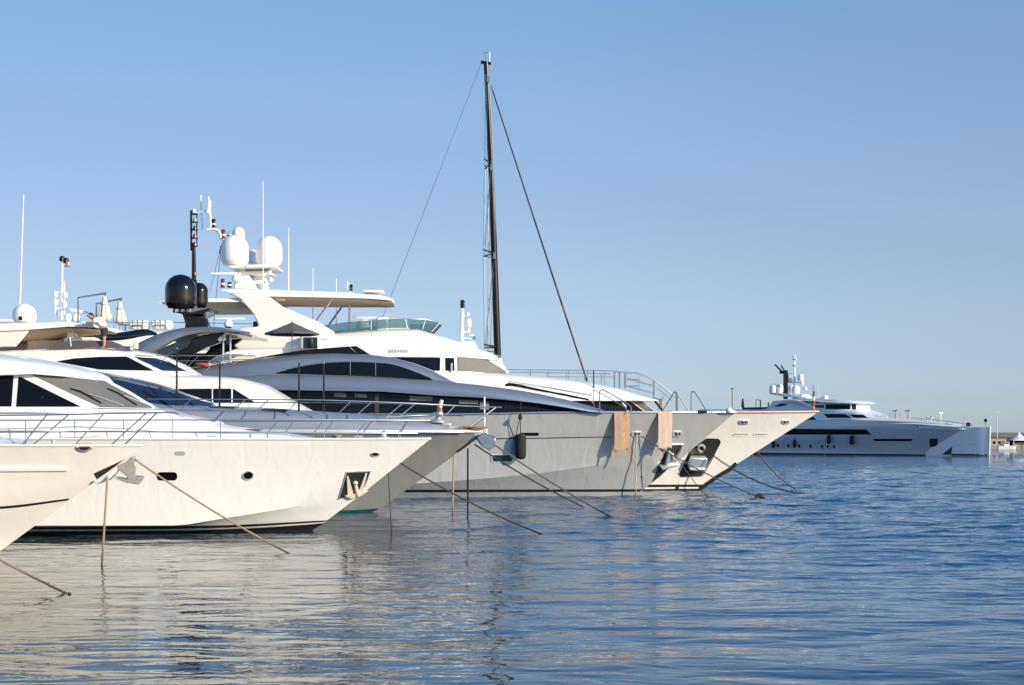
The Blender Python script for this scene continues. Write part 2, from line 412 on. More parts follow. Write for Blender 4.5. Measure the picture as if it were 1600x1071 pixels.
    # the swell is real relief near the boats and dies away with distance
    sy = N.new('ShaderNodeSeparateXYZ'); L.new(geo.outputs['Position'], sy.inputs[0])
    fd = N.new('ShaderNodeMapRange'); fd.interpolation_type = 'SMOOTHSTEP'; fd.inputs['From Min'].default_value = 110; fd.inputs['From Max'].default_value = 230
    fd.inputs['To Min'].default_value = 1; fd.inputs['To Max'].default_value = 0; L.new(sy.outputs[1], fd.inputs['Value'])
    dp = N.new('ShaderNodeDisplacement'); dp.inputs['Midlevel'].default_value = 0
    mu = N.new('ShaderNodeMath'); mu.operation = 'MULTIPLY'; L.new(fd.outputs[0], mu.inputs[0]); mu.inputs[1].default_value = 1.0
    L.new(hs[0], dp.inputs['Height']); L.new(mu.outputs[0], dp.inputs['Scale']); L.new(dp.outputs[0], N['Material Output'].inputs['Displacement'])
    return m
M['anchor_paint'] = mat('beige_anchor_paint', (.62, .54, .44), .6, vary=.18, scale=9, bump=.006, bscale=30)
M['curtain'] = mat('brown_curtain', (.055, .032, .018), .6, vary=.2)
M['blind'] = mat('pale_window_blind', (.16, .16, .15), .5, vary=.15)
M['pennant'] = mat('faded_pennant_cloth', (.30, .12, .08), .9, vary=.2)
M['anchor_steel'] = mat('mirror_anchor_steel', (.42, .44, .46), .16, metal=1, vary=.3, scale=6, bump=.004, bscale=7)
# ------------------------------------------------------------------ shared fittings
def make_rail(parent, fr, name, lines, r, posts=(), pr=None, off=None, both=True, m='rail', label=None, pboth=None):
    pboth = both if pboth is None else pboth
    """lines / posts as pixel paths on the near side; the far side is the mirror image"""
    mb = MB()
    for l in lines:
        pts = path(fr, l, off)
        mb.tube(catmull(pts, 4) if len(pts) > 2 else pts, r)
    if both: mb.mirrored(fr)
    ro = part(name, mb, M[m], parent, label)
    for p in posts:
        pts = path(fr, p, off)
        part('stanchion', MB().tube(pts, pr or r*.9), M[m], ro)
        if pboth: part('stanchion', MB().tube([fr.mirror(q) for q in pts], pr or r*.9), M[m], ro)
    return ro
def window(parent, sk, poly, rad=1.5, m='glass', name='window', lift=.012, **k):
    return part(name, sk.patch(poly, rad, lift, .03, **k), M[m], parent)
def porthole(parent, sk, cx, cy, rx, ry, m='glass', frame='chrome', tilt=0):
    o = part('porthole', sk.oval(cx, cy, rx, ry, .008, tilt=tilt), M[m], parent)
    part('porthole_frame', sk.oval(cx, cy, rx*1.28, ry*1.28, .03, hole=.78, tilt=tilt), M[frame], o)
    return o
def fairlead(parent, sk, x0, x1, y0, y1, m='chrome'):
    c = ((x0+x1)/2, (y0+y1)/2)
    o = part('fairlead', sk.patch([(x0, y0), (x1, y0), (x1, y1), (x0, y1)], (y1-y0)*.45, .05, .03, rings=2, hole=.55), M[m], parent)
    part('fairlead_opening', sk.patch([(lerp(c[0], x, .7), lerp(c[1], y, .62)) for x, y in ((x0, y0), (x1, y0), (x1, y1), (x0, y1))], 1, .012, .03, rings=2), M['dark_void'], o)
    part('fairlead_roller', MB().tube([sk.at(c[0], y0+.5, .05), sk.at(c[0], y1-.5, .05)], .05), M[m], o)
    return o
def whip(parent, fr, x0, y0, x1, y1, off, r=.02, m='white'):
    return part('whip_antenna', MB().tube([fr.w(x0, y0, off), fr.w(x1, y1, off)], r, 6, r*.45), M[m], parent)

# ================================================================== 1. foremost cream yacht, only its bow in the frame
frA = Frame((on_water(-5, 866).x-2, 40.5, 0))
A = thing('motor_yacht', frA.o, 'cream yacht bow nearest the camera at the left edge, weathered anchor below it', 'yacht', 'yachts moored side by side along the quay')
lv = [dict(pts=[(-640, 697), (60, 697), (222, 697)], B=2.5, L=9, n=2.2, flare=.05),
      dict(pts=[(-640, 800), (0, 793), (112, 780)], B=2.25, L=9, n=2.0),
      dict(pts=[(-640, 866), (-6, 866)], B=2.0, L=9, n=1.7, z=0),
      dict(pts=[(-640, 900), (-30, 900)], B=1.6, L=9, n=1.7, z=-.6)]
mbA, rA = build_hull(frA, lv); hullA = part('hull', mbA, M['cream_hull'], A, angle=24); skA = Skin(mbA, frA, -2)
part('rub_rail', skA.strip([(-300, 731.2), (0, 731.2), (105, 731)], [(-300, 735.5), (0, 735.5), (105, 734.6)], 20, 2, .05, .03), M['cream'], A)
part('boot_stripe', skA.strip([(-300, 800), (0, 791.6), (108.5, 779)], [(-300, 804), (0, 795), (105.5, 782)], 20, 2), M['antifoul'], A, angle=80)
part('gunwale', MB().tube([p+Vector((0, 0, .01)) for p in rA[0]], .03).mirrored(frA), M['cream'], A)
# low trunk cabin, running aft out of the frame
mb = body(frA, [(-620, -600, 560, 697, 2.0, 1.7, .5, .6), (-300, -320, 585, 697, 2.0, 1.7, .5, .6), (-160, -190, 640, 697, 1.9, 1.5, .3, .5), (-30, -50, 684, 697, 1.4, 1.2, .1, .4), (30, 22, 690, 697, .9, .75, .05, .3), (52, 46, 695.5, 697, .5, .4, .02, .2)])
part('trunk_cabin', mb, M['white'], A)
rl = make_rail(A, frA, 'bow_rail', [[(-420, 647), (0, 646), (170, 645.6), (277, 645)], [(-420, 675), (0, 674.5), (121, 673), (216, 672.5)]], .021,
   [[(-150, 646.5), (-215, 697)], [(-40, 646.4), (-103, 697)], [(75, 646.2), (35, 695)], [(110, 646), (50, 697)], [(163, 645.8), (116, 697)], [(229, 645.4), (172, 697)], [(245, 645.2), (193, 697)]], pboth=False)
part('rail_knob', MB().lathe(frA.w(277, 646, 0), [(.005, -.03), (.04, 0), (.005, .05)], 10), M['chrome'], rl)
bo = part('mooring_bollard', MB().lathe(frA.w(83.5, 697, -frA.hb(83)+.25), [(.09, 0), (.09, .02), (.05, .03), (.05, .10), (.07, .12), (.07, .14), (.02, .15)], 14), M['chrome'], A)
ch = part('bow_chock', skA.patch([(118, 696), (146, 696), (143, 701), (134, 704.5), (124, 702.5)], 2, .06, .05), M['chrome'], A)
part('chock_opening', skA.patch([(122, 697.5), (141, 697.5), (133, 701.5), (126, 700.5)], 1, .075, .02), M['dark_void'], ch)
# anchor pocket and plough anchor hanging under the stem
pk = part('anchor_pocket', skA.patch([(146.5, 740), (164, 732), (186, 722), (195, 717.5), (184, 726), (166, 739), (151, 749)], .8, .01, .03, step=2), M['dark_void'], A)
an = MB()
an.slab([frA.w(x, y, -.10) for x, y in [(178, 730), (196, 722), (207, 716), (213, 731), (212, 747), (203, 752), (197, 744), (190, 738)]],
        [frA.w(x, y, .10)+Vector((0, 0, 0)) for x, y in [(180, 731), (196, 724), (206, 718), (211, 732), (210, 746), (203, 750), (198, 743), (191, 738)]])
an.slab([frA.w(x, y, -.34) for x, y in [(174, 746), (196, 750), (214, 745), (227, 746), (217, 758), (198, 755)]],
        [frA.w(x, y, -.02) for x, y in [(186, 747), (198, 749), (211, 746), (218, 746), (213, 753), (200, 752)]])
an.slab([frA.w(x, y, .02) for x, y in [(186, 747), (198, 749), (211, 746), (218, 746), (213, 753), (200, 752)]],
        [frA.w(x, y, .34) for x, y in [(176, 743), (196, 747), (213, 743), (226, 744), (215, 756), (198, 752)]])
ao = part('anchor', an, M['galv'], A, bevel=.02)
part('anchor_shackle', MB().tube([frA.w(*p, .02) for p in ((200, 722), (206, 715), (209, 722), (205, 728))], .035), M['chrome'], ao)
part('anchor_roller', MB().box(frA.w(211, 716, 0), (.16, .2, .10)), M['chrome'], A, bevel=.02)
part('pocket_lip', prism(frA, [(145, 752), (170, 741), (181, 729), (183, 736), (170, 750), (150, 757)], -.14, .14), M['cream'], A, bevel=.02)

# ================================================================== 2. white yacht with grey windscreen cover
frC = Frame((-12.5, 51, 0))
C = thing('motor_yacht', frC.o, 'white yacht with grey mesh windscreen cover and beige anchor in a square hull pocket', 'yacht', 'yachts moored side by side along the quay')
lv = [dict(pts=[(-560, 686.5), (500, 686.5), (673, 686)], B=2.9, L=13, n=2.2, flare=.10),
      dict(pts=[(-560, 822), (284, 821.4), (340, 812), (433, 797), (526, 780), (563, 774)], B=2.70, L=13, n=2.0),
      dict(pts=[(-560, 829), (340, 827), (505, 818)], B=2.62, L=13, n=1.75),
      dict(pts=[(-560, 838), (485, 830)], B=2.3, L=13, n=1.65, z=0),
      dict(pts=[(-560, 860), (470, 850)], B=2.0, L=13, n=1.7, z=-.7)]
mbC, rC = build_hull(frC, lv); part('hull', mbC, M['white_hull'], C, angle=20); skC = Skin(mbC, frC, -2.6)
part('boot_stripe', skC.strip([(-400, 824.5), (46, 823.5), (340, 821), (511, 813.2)], [(-400, 828), (46, 827), (340, 824.8), (506, 815.8)], 30, 2), M['antifoul'], C, angle=80)
part('bottom_paint', skC.strip([(-400, 831.5), (46, 830.5), (340, 828), (506, 818.2)], [(-400, 846), (46, 845), (340, 842), (486, 833)], 30, 4, .006), M['antifoul'], C, angle=80)
part('gunwale', MB().tube([p+Vector((0, 0, .005)) for p in rC[0]], .035).mirrored(frC), M['white'], C)
porthole(C, skC, 387.5, 743, 7.2, 5.6, tilt=-.2)
part('porthole', skC.patch([(245, 738), (277, 738), (277, 751), (245, 751)], 6.2, .008, .03), M['glass'], C)
part('navigation_light_recess', skC.patch([(273, 705.5), (289, 705.5), (289, 712), (273, 712)], 3, .008, .03), M['grey_vent'], C)
porthole(C, skC, 585.6, 710, 5.6, 2.9, 'glass_blue', 'chrome')
pk = part('anchor_pocket', skC.patch([(541, 737), (579.5, 735.4), (570, 761), (556, 773), (528, 780)], .6, .012, .03, step=3), M['dark_void'], C)
rim = skC.patch([(541, 737), (579.5, 735.4), (570, 761), (556, 773), (528, 780)], .6, .035, .04, step=3, rings=1, hole=.93)
part('pocket_rim', rim, M['chrome'], pk)
def sp(x, y, l): return skC.at(x, y, l)
an = MB()
def fluke(poly, l0, l1): an.slab([sp(x, y, l1) for x, y in poly], [sp(x, y, l0) for x, y in poly])
fluke([(541, 744), (543.5, 743.5), (551, 768), (549, 775), (542, 774)], .02, .07)
fluke([(573, 738.5), (570, 739), (560, 766), (561, 772), (566, 769)], .02, .07)
fluke([(538, 774), (548, 771), (560, 769.5), (571, 766.5), (577, 768), (566, 773), (548, 777.5)], .02, .11)
an.tube([sp(554, 755, .06), sp(556, 764, .07), sp(558, 773, .08)], .06, 8, .085)
an.lathe(sp(554, 753.5, .08), [(.02, -.08), (.09, -.03), (.09, .03), (.02, .08)], 10)
part('anchor', an, M['anchor_paint'], C, bevel=.01, label='beige painted anchor')
# deckhouse
mb = body(frC, [(-560, -560, 560, 646, 2.25, 1.95, .16, .5), (-200, -200, 556, 646, 2.25, 1.95, .16, .5), (0, -2, 583, 646, 2.25, 1.98, .02, .1), (127, 48, 584, 640, 2.2, 1.95, .02, .1), (156, 60, 585.5, 638, 2.1, 1.9, .02, .1),
   (200, 112, 590, 638.5, 1.7, 1.65, .02, .2), (232, 150, 595, 639, 1.0, 1.1, .02, .3), (240, 163, 596.5, 639.5, .4, .5, .02, .2)])
part('cabin', mb, M['white'], C, angle=28); skW = Skin(mb, frC, -2)
mb = body(frC, [(-560, -560, 540, 588, 2.3, 2.1, .45, 1.2), (-150, -150, 549, 588, 2.3, 2.1, .42, 1.2), (0, 0, 556, 586.5, 2.28, 2.05, .35, 1.1), (50, 55, 565, 584.5, 2.2, 2.0, .22, .9), (100, 103, 574, 588.4, 1.9, 1.7, .16, .7), (140, 143, 584.5, 593, 1.3, 1.15, .08, .5), (163, 163, 593, 595.2, .6, .5, .02, .3)])
part('hardtop', mb, M['white'], C, angle=50)
mb = body(frC, [(-560, -560, 636, 687, 2.35, 2.2, .06, .2), (120, 118, 637.5, 687, 2.35, 2.2, .06, .2), (200, 196, 639.5, 687, 2.1, 1.9, .06, .2), (262, 252, 641, 687, 1.75, 1.4, .05, .2), (300, 290, 654, 687, 1.65, 1.3, .08, .3), (360, 352, 668, 687, 1.45, 1.1, .08, .3), (450, 443, 679.5, 687, 1.0, .7, .05, .3), (492, 486, 685.5, 687, .6, .4, .01, .2)])
part('foredeck_trunk', mb, M['white'], C, angle=50)
part('sun_pad', body(frC, [(268, 262, 646.5, 655, 1.1, 1.0, .08, .1), (300, 296, 652.5, 659, 1.1, 1.0, .08, .1), (338, 334, 660, 666, 1.0, .9, .08, .1)]), M['cream'], C)
window(C, skW, [(-30, 587), (21.5, 587), (18, 635.5), (-30, 635.5)], 1)
window(C, skW, [(29.5, 588), (126.5, 635.8), (25.5, 635.8)], 1.2)
window(C, skW, [(-140, 587), (-36, 587), (-36, 635.5), (-140, 635.5)], 1)
wsc = part('windscreen', skW.strip([(49, 585.5), (112, 591), (163, 596)], [(156, 636.8), (200, 637.6), (238, 638)], 20, 8, .02, .03, smooth=False), M['mesh_cover'], C, label='windscreen under a grey mesh cover')
for x0, y0, x1, y1, x2, y2 in ((193, 635.5, 138, 617.5, 110, 609), (236, 637, 193, 621, 167, 609.5)):
    w = part('wiper', MB().tube([skW.at(x0, y0, .05), skW.at(x1, y1, .07)], .016), M['chrome'], wsc)
    part('wiper_blade', MB().tube([skW.at(x2, y2, .05), skW.at((x1+x2)/2+2, (y1+y2)/2+1, .07), skW.at(x1+20, y1+14, .05)], .022), M['black'], w)
part('windscreen_pillar', MB().tube([skW.at(163, 595, .02), skW.at(201, 612, .05), skW.at(239, 638, .03)], .045), M['white'], C)
posts = [[(40, 657), (40, 686)], [(117, 657), (117, 686)], [(193, 657), (193, 686)], [(269, 657), (269, 686)], [(344.5, 656.6), (344.5, 686)]]
posts += [[(435, 656.6), (418, 677), (418, 686)], [(506, 656.6), (490.5, 677), (490.5, 686)], [(574.5, 656.6), (558, 677), (557.5, 686)], [(635.5, 657.2), (623, 677), (622.5, 686)], [(-60, 657), (-60, 686)], [(-160, 657), (-160, 686)]]
make_rail(C, frC, 'bow_rail', [[(-400, 657), (0, 657), (340, 656.5), (560, 656.5), (672, 657.4)], [(-400, 675), (0, 675), (340, 675.5), (560, 677), (652, 677)]], .022, posts, .018)

# ================================================================== 3. taupe sports yacht
frB = Frame((on_water(588, 803).x-6, 64.3, 0))
B = thing('motor_yacht', frB.o, 'taupe metallic sports yacht with teal waterline stripe and long silver foredeck', 'yacht', 'yachts moored side by side along the quay')
lv = [dict(pts=[(-260, 674.5), (500, 675), (760, 675.5)], B=3.0, L=15, n=2.1, flare=.22),
      dict(pts=[(-260, 790), (588, 799.6)], B=2.75, L=14, n=1.7),
      dict(pts=[(-260, 800), (580, 803)], B=2.65, L=14, n=1.65, z=0),
      dict(pts=[(-260, 820), (560, 820)], B=2.2, L=14, n=1.6, z=-.7)]
lv[1]['pts'] = [(-260, 797), (592, 797)]
mbB, rB = build_hull(frB, lv, sub=5); part('hull', mbB, M['taupe_hull'], B, angle=24); skB = Skin(mbB, frB, -2.7)
part('boot_stripe', skB.strip([(-200, 799), (480, 801), (592, 794.6)], [(-200, 803), (480, 804.4), (588, 797)], 24, 2, .014), M['teal'], B, angle=80)
part('bottom_paint', skB.strip([(-200, 804), (480, 805), (586, 797.6)], [(-200, 812), (480, 812), (578, 806)], 24, 2), M['antifoul'], B, angle=80)
part('gunwale', MB().tube([p+Vector((0, 0, .03)) for p in rB[0]], .085, 10).mirrored(frB), M['chrome'], B, label='polished metal gunwale strip')
mb = body(frB, [(-240, -240, 560, 676, 2.75, 2.2, .5, 1.2), (100, 100, 600, 676, 2.75, 2.3, .5, 1.2), (250, 250, 630, 676, 2.75, 2.3, .5, 1.2), (300, 298, 635, 676, 2.7, 2.2, .5, 1.2), (400, 396, 638, 676, 2.45, 2.0, .55, 1.2), (490, 485, 644, 676, 2.2, 1.75, .6, 1.1), (560, 555, 649, 676, 1.9, 1.45, .6, .9), (640, 635, 655, 676, 1.4, 1.0, .5, .7), (690, 684, 662, 676, .95, .65, .3, .5), (725, 718, 670, 676, .6, .4, .12, .3)])
part('foredeck', mb, M['silver_deck'], B, angle=60)
mb = body(frB, [(-240, -240, 530, 640, 2.3, 1.9, .3, .8), (0, -20, 553, 640, 2.3, 1.9, .3, .8), (126, 80, 572.5, 640, 2.2, 1.7, .2, .7), (230, 155, 586, 640, 2.1, 1.5, .1, .5), (300, 245, 604, 640, 1.5, 1.1, .08, .4), (336, 330, 632, 640, .7, .5, .05, .3)])
part('cabin', mb, M['silver'], B, angle=40); skT = Skin(mb, frB, -2)
wb = part('windscreen', skT.strip([(150, 586.5), (200, 594), (252, 606), (296, 621), (331, 632)], [(150, 600), (195, 617), (232, 632), (291, 634), (331, 634.5)], 26, 6, .02, .03), M['glass_blue'], B)
part('windscreen_trim', MB().tube(catmull([skT.at(x, y, .04) for x, y in [(120, 573.5), (160, 585.5), (205, 594), (252, 605), (296, 620), (335, 632.5)]], 4), .05), M['silver'], B)
for x0, y0, x1, y1 in ((300, 633, 262, 616), (262, 633.5, 222, 612)):
    part('wiper', MB().tube([skT.at(x0, y0, .06), skT.at(x1, y1, .08)], .02), M['black'], wb)
for x, y0, y1, x2 in ((276.5, 545, 634, 276), (343.5, 566, 637, 343), (467.5, 566, 643, 467), (506, 568, 645, 506)):
    p = part('awning_pole', MB().tube([frB.w(x2, y1, -2.1 if x < 400 else -1.9), frB.w(x, y0, -2.1 if x < 400 else -1.9)], .045, 8, .035), M['satin_black'], B)
    part('pole_cap', MB().lathe(frB.w(x, y0, -2.1 if x < 400 else -1.9), [(.04, -.03), (.05, 0), (.03, .05)], 8), M['rail'], p)
posts = [[(x, y, -(frB.hb(x)-.15)), (x2, y2, -(frB.hb(x2)-.12))] for x, y, x2, y2 in
   ((384, 624.6, 358, 645), (466, 625, 446, 647), (549, 627, 525, 650), (630, 630, 603, 652), (712, 633.5, 690, 655), (298, 624.5, 278, 645), (420, 624.7, 398, 645), (580, 629, 555, 651), (648, 632, 622, 653))]
make_rail(B, frB, 'bow_rail', [[(230, 624), (300, 624.3), (466, 625), (549, 627), (630, 630), (712, 634), (784, 637, 0)],
      [(603, 652.5), (640, 650), (680, 649), (722, 649, -.8)]], .026, posts, .022, pboth=False)
part('bow_rail_brace', MB().tube([frB.w(774, 637.5, -.1), frB.w(735, 667, -.55)], .035).mirrored(frB), M['rail'], B)
js = part('jackstaff', MB().tube([frB.w(757, 620, 0), frB.w(757, 668, 0)], .035), M['white'], B)
# furled pennant, windlass and bow sprit
wl = part('windlass', MB().lathe(frB.w(684, 661, -.3), [(.28, 0), (.3, .1), (.16, .14), (.14, .3), (.24, .34), (.22, .42), (.03, .45)], 16), M['chrome'], B)
part('chain_stopper', MB().box(frB.w(712, 668, -.25), (.6, .25, .16)).box(frB.w(700, 667, -.1), (.25, .15, .3)), M['chrome'], B, bevel=.03)
part('anchor_chain', MB().tube([frB.w(690, 663, -.3), frB.w(712, 667.5, -.28), frB.w(740, 670, -.1)], .045), M['galv'], B)
part('bow_deck_grating', prism(frB, [(718, 665.5), (762, 666.5), (762, 668.2), (718, 668)], -.55, .55), M['teak'], B)
fl = part('furled_pennant', MB().tube(catmull([frB.w(x, y, -.5) for x, y in ((690.5, 625), (688, 634), (686.5, 643), (688, 652))], 3), .07, 8, .13), M['cream_canvas'], B)
part('pennant_stripe', MB().tube([frB.w(687.6, 637, -.54), frB.w(686.4, 644, -.56)], .085, 8), M['pennant'], fl)
sprit = prism(frB, [(735, 668), (762, 670.5), (761, 677), (742, 682), (735, 678)], -.16, .16)
part('bow_roller', sprit, M['chrome'], B, bevel=.03)
an = MB()
an.slab([frB.w(x, y, -.36) for x, y in [(745, 683), (757, 676), (768, 682), (775, 683), (774, 698), (764, 704), (754, 699)]], [frB.w(x, y, -.05) for x, y in [(743, 686), (757, 679), (766, 685), (770, 686), (769, 694), (763, 699), (755, 696)]])
an.slab([frB.w(x, y, .05) for x, y in [(743, 686), (757, 679), (766, 685), (770, 686), (769, 694), (763, 699), (755, 696)]], [frB.w(x, y, .36) for x, y in [(745, 681), (757, 676), (768, 681), (774, 682), (773, 696), (764, 702), (754, 697)]])
an.tube([frB.w(748, 690, 0), frB.w(762, 682, 0), frB.w(760, 672, 0)], .07)
part('anchor', an, M['anchor_steel'], B, bevel=.02, label='polished steel anchor')
part('anchor_pocket', skB.patch([(711, 706.5), (724, 697), (733, 691), (735, 693), (727, 699.3), (717, 706.6)], .5, .014, .03, step=2), M['dark_void'], B)
part('cleat', MB().box(frB.w(529, 685, -frB.hb(529)-.02), (.16, .06, .2)).box(frB.w(529, 681, -frB.hb(529)-.02), (.3, .06, .06)), M['galv'], B, bevel=.015)

# ================================================================== 4. flybridge yacht with the man
frF = Frame((-12, 73, 0))
Fy = thing('motor_yacht', frF.o, 'cream flybridge yacht with a man leaning on its hardtop', 'yacht', 'yachts moored side by side along the quay')
lv = [dict(pts=[(-420, 655), (400, 660), (598, 668)], B=2.9, L=13, n=2.1, flare=.1), dict(pts=[(-420, 787), (505, 787)], B=2.6, L=13, n=1.7, z=0), dict(pts=[(-420, 800), (490, 800)], B=2.2, L=13, n=1.6, z=-.7)]
mbF, rF = build_hull(frF, lv); part('hull', mbF, M['cream_hull'], Fy, angle=24)
mb = body(frF, [(-420, -420, 585, 665, 2.6, 2.45, .3, .8), (100, 100, 585, 665, 2.6, 2.45, .3, .8), (300, 298, 586.5, 665, 2.6, 2.4, .35, .9), (368, 362, 591, 665, 2.5, 2.2, .4, .9), (416, 410, 603, 665, 2.3, 1.9, .4, .9), (455, 449, 625, 665, 2.0, 1.55, .35, .8), (489, 483, 643, 666, 1.7, 1.2, .2, .6), (530, 524, 656, 667, 1.2, .7, .1, .4)])
part('main_deckhouse', mb, M['cream'], Fy, angle=45); sk1 = Skin(mb, frF, -2.4)
for up, lo in (([(200, 608.5), (276, 608)], [(200, 630), (276, 630)]), ([(279, 608), (331, 607.6)], [(279, 630), (331, 630)]), ([(333.5, 607.6), (361.5, 607.6)], [(333.5, 630), (361.5, 630)]), ([(364, 608), (365, 608)], [(364, 630), (400, 630)])):
    part('window', sk1.strip(up, lo, 12, 4, .014, .03, smooth=False), M['glass'], Fy)
mb = body(frF, [(-420, -420, 545, 592, 2.5, 2.3, .25, .6), (0, 0, 548, 592, 2.5, 2.3, .25, .6), (56, 56, 545.5, 592, 2.5, 2.3, .25, .6), (146, 146, 543, 592, 2.5, 2.25, .25, .6), (212, 201, 547, 592, 2.4, 2.1, .25, .6), (262, 243, 555, 590.5, 2.1, 1.75, .25, .6), (296, 284, 572, 590.5, 1.5, 1.2, .2, .5), (314, 310, 587, 590.5, .9, .7, .05, .4)])
part('upper_deckhouse', mb, M['cream'], Fy, angle=45); sk2 = Skin(mb, frF, -2.3)
part('window', sk2.strip([(89, 565), (116.5, 560.3), (155, 558), (198, 557.4)], [(89, 565.6), (116.5, 570.5), (155, 577.8), (241, 579.8)], 26, 5, .014, .03, smooth=False), M['glass'], Fy)
wf = part('windscreen', sk2.strip([(209.5, 558), (243, 560), (267, 567.5), (290, 580)], [(254, 579.6), (268, 579.8), (283, 580.3), (297, 581.4)], 18, 5, .016, .03, smooth=False), M['glass_blue'], Fy)
part('windscreen_frame', MB().tube(catmull([sk2.at(x, y, .04) for x, y in [(212, 556), (245, 558.5), (270, 567), (299, 582)]], 4), .03), M['rail'], wf)
part('wiper', MB().tube([sk2.at(285, 580, .05), sk2.at(262, 567, .06)], .02), M['black'], wf)
# flybridge: smoked screen, seats, wheel, hardtop, arch, radome
up = [(102, 533.5), (125, 532.3), (146, 532), (175, 533.5), (188, 538), (198, 545)]
lo = [(72, 545.5), (112, 544.5), (146, 543.5), (178, 544.6), (190, 546), (201, 548)]
R0 = [frF.w(*p, -2.15+.25*k/5) for k, p in enumerate(up)]; R1 = [frF.w(*p, -2.3+.2*k/5) for k, p in enumerate(lo)]
R0 += [frF.mirror(q) for q in R0[::-1]]; R1 += [frF.mirror(q) for q in R1[::-1]]
cen = frF.w(100, 540, 0); inn = lambda q: q+(Vector((cen.x, cen.y, q.z))-q).normalized()*.03
sc = MB().grid([R0, R1, [inn(q) for q in R1], [inn(q) for q in R0], R0])
fs = part('flybridge_screen', sc, M['smoked'], Fy)
part('screen_post', MB().tube([frF.w(109, 528, -2.05), frF.w(111.5, 542, -2.2)], .04), M['white'], Fy)
st = MB().box(frF.w(128, 538, -.6), (1.5, .9, .6)).box(frF.w(113, 533, -.6), (.3, .9, .9))
part('helm_seat', st, M['cream'], Fy, bevel=.08)
wheel = MB(); c = frF.w(31, 554, -2.0); wheel.tube([c+Vector((.17*math.cos(a), -.05+.05*math.sin(a), .17*math.sin(a))) for a in [2*math.pi*k/16 for k in range(17)]], .018)
wheel.tube([c+Vector((-.17, -.05, 0)), c+Vector((.17, -.05, 0))], .014).tube([c, frF.w(35, 548, -2.0)], .03)
part('helm_wheel', wheel, M['black'], Fy)
part('spot_lamp', MB().lathe(frF.w(38, 551, -2.1), [(.03, -.06), (.09, -.02), (.1, .06), (.05, .1)], 12), M['chrome'], Fy)
mb = body(frF, [(-300, -300, 508, 521, 2.35, 2.2, .1, .3), (-40, -40, 506, 519, 2.35, 2.2, .1, .3), (44, 44, 503.5, 515.5, 2.35, 2.2, .12, .3), (107, 107, 502.8, 510.5, 2.2, 2.05, .08, .3), (140, 140, 506.5, 511.5, 1.9, 1.75, .05, .3), (156, 156, 510.5, 513, 1.5, 1.35, .02, .2)])
ht = part('hardtop', mb, M['cream'], Fy, angle=40)
lin = MB(); rows = []
for x, y, h, dr in ((-60, 519, 2.2, .30), (27, 517, 2.2, .34), (62, 514.5, 2.15, .28), (97, 511.6, 2.0, .16), (130, 512, 1.75, .05), (152, 513, 1.4, .02)):
    p = frF.w(x, y, -2.3); q = frF.o+frF.d*frF.along(p); rows.append([Vector((q.x, q.y+o, p.z-d)) for o, d in ((-h, .01), (-h*.75, dr*.7), (0, dr), (h*.75, dr), (h, .03))])
lin.grid(rows); lin.grid([[v+Vector((0, 0, .02)) for v in r] for r in rows][::-1])
part('hardtop_underside', lin, M['underside'], ht)
for s in (0, 1):
    mb = prism(frF, [(-2, 517), (2, 512), (45, 512), (44, 518), (36, 528), (24, 542), (-60, 544), (-60, 520)], -2.25, -2.1)
    if s: mb.v = [frF.mirror(p) for p in mb.v]
    part('radar_arch', mb, M['cream'], Fy, bevel=.05)
rd = part('radome', px_dome(frF, 20, 56.5, 475, 504, -1.2), M['dome'], Fy)
part('radome_hatch', MB().box(frF.w(38, 499, -1.2)+Vector((0, -.54, 0)), (.15, .06, .18)), M['black'], rd)
whip(Fy, frF, 31, 476, 37, 304, -.6, .045)
part('air_horn', MB().lathe(frF.w(106, 503, -1.2), [(.10, 0), (.16, .1), (.17, .26), (.12, .36), (.02, .40)], 14), M['dome'], Fy)
rr = make_rail(Fy, frF, 'deck_rail', [[(243, 556, -2.3), (300, 556, -2.2), (398, 556, -1.4)]], .02, [[(262, 556, -2.3), (250, 567, -2.3)], [(311, 556, -2.1), (292, 574, -2.1)], [(352, 556, -1.7), (345, 565, -1.7)]])
part('port_side_light', MB().box(frF.w(212, 541, -2.0), (.22, .2, .3)).box(frF.w(206, 545, -2.0), (.16, .2, .16)), M['cream_canvas'], Fy, bevel=.04)

# small deck fittings of the near yachts
def cleat(parent, fr, x, y, off):
    q = fr.w(x, y, off); part('cleat', MB().tube([q+Vector((-.16, 0, .09)), q+Vector((.16, 0, .09))], .022).tube([q+Vector((-.06, 0, 0)), q+Vector((-.06, 0, .09))], .02).tube([q+Vector((.06, 0, 0)), q+Vector((.06, 0, .09))], .02), M['chrome'], parent)
for x in (150, 330, 470, 560): cleat(C, frC, x, 686.3, -(frC.hb(x)-.22))
for x, y, w in ((318, 657.5, .9), (390, 672.5, .8)): part('deck_hatch', MB().box(frC.w(x, y, -.3), (w, .7, .07)), M['smoked'], C, bevel=.02)
part('windlass', MB().lathe(frC.w(600, 686, -.1), [(.16, 0), (.18, .06), (.08, .1), (.08, .18), (.14, .22), (.03, .26)], 14), M['chrome'], C)
for x, y in ((350, 637), (430, 641)): part('deck_hatch', MB().box(frB.w(x, y, -1.0), (1.1, .8, .08)), M['glass_blue'], B, bevel=.02)
part('flybridge_sofa', MB().box(frF.w(75, 540, .4), (1.8, .8, .5)).box(frF.w(75, 535, .8), (1.8, .2, .5)), M['cream_canvas'], Fy, bevel=.08)
part('instrument_pod', MB().box(frF.w(165, 541, -.9), (.7, 1.0, .35)), M['cream'], Fy, bevel=.08)
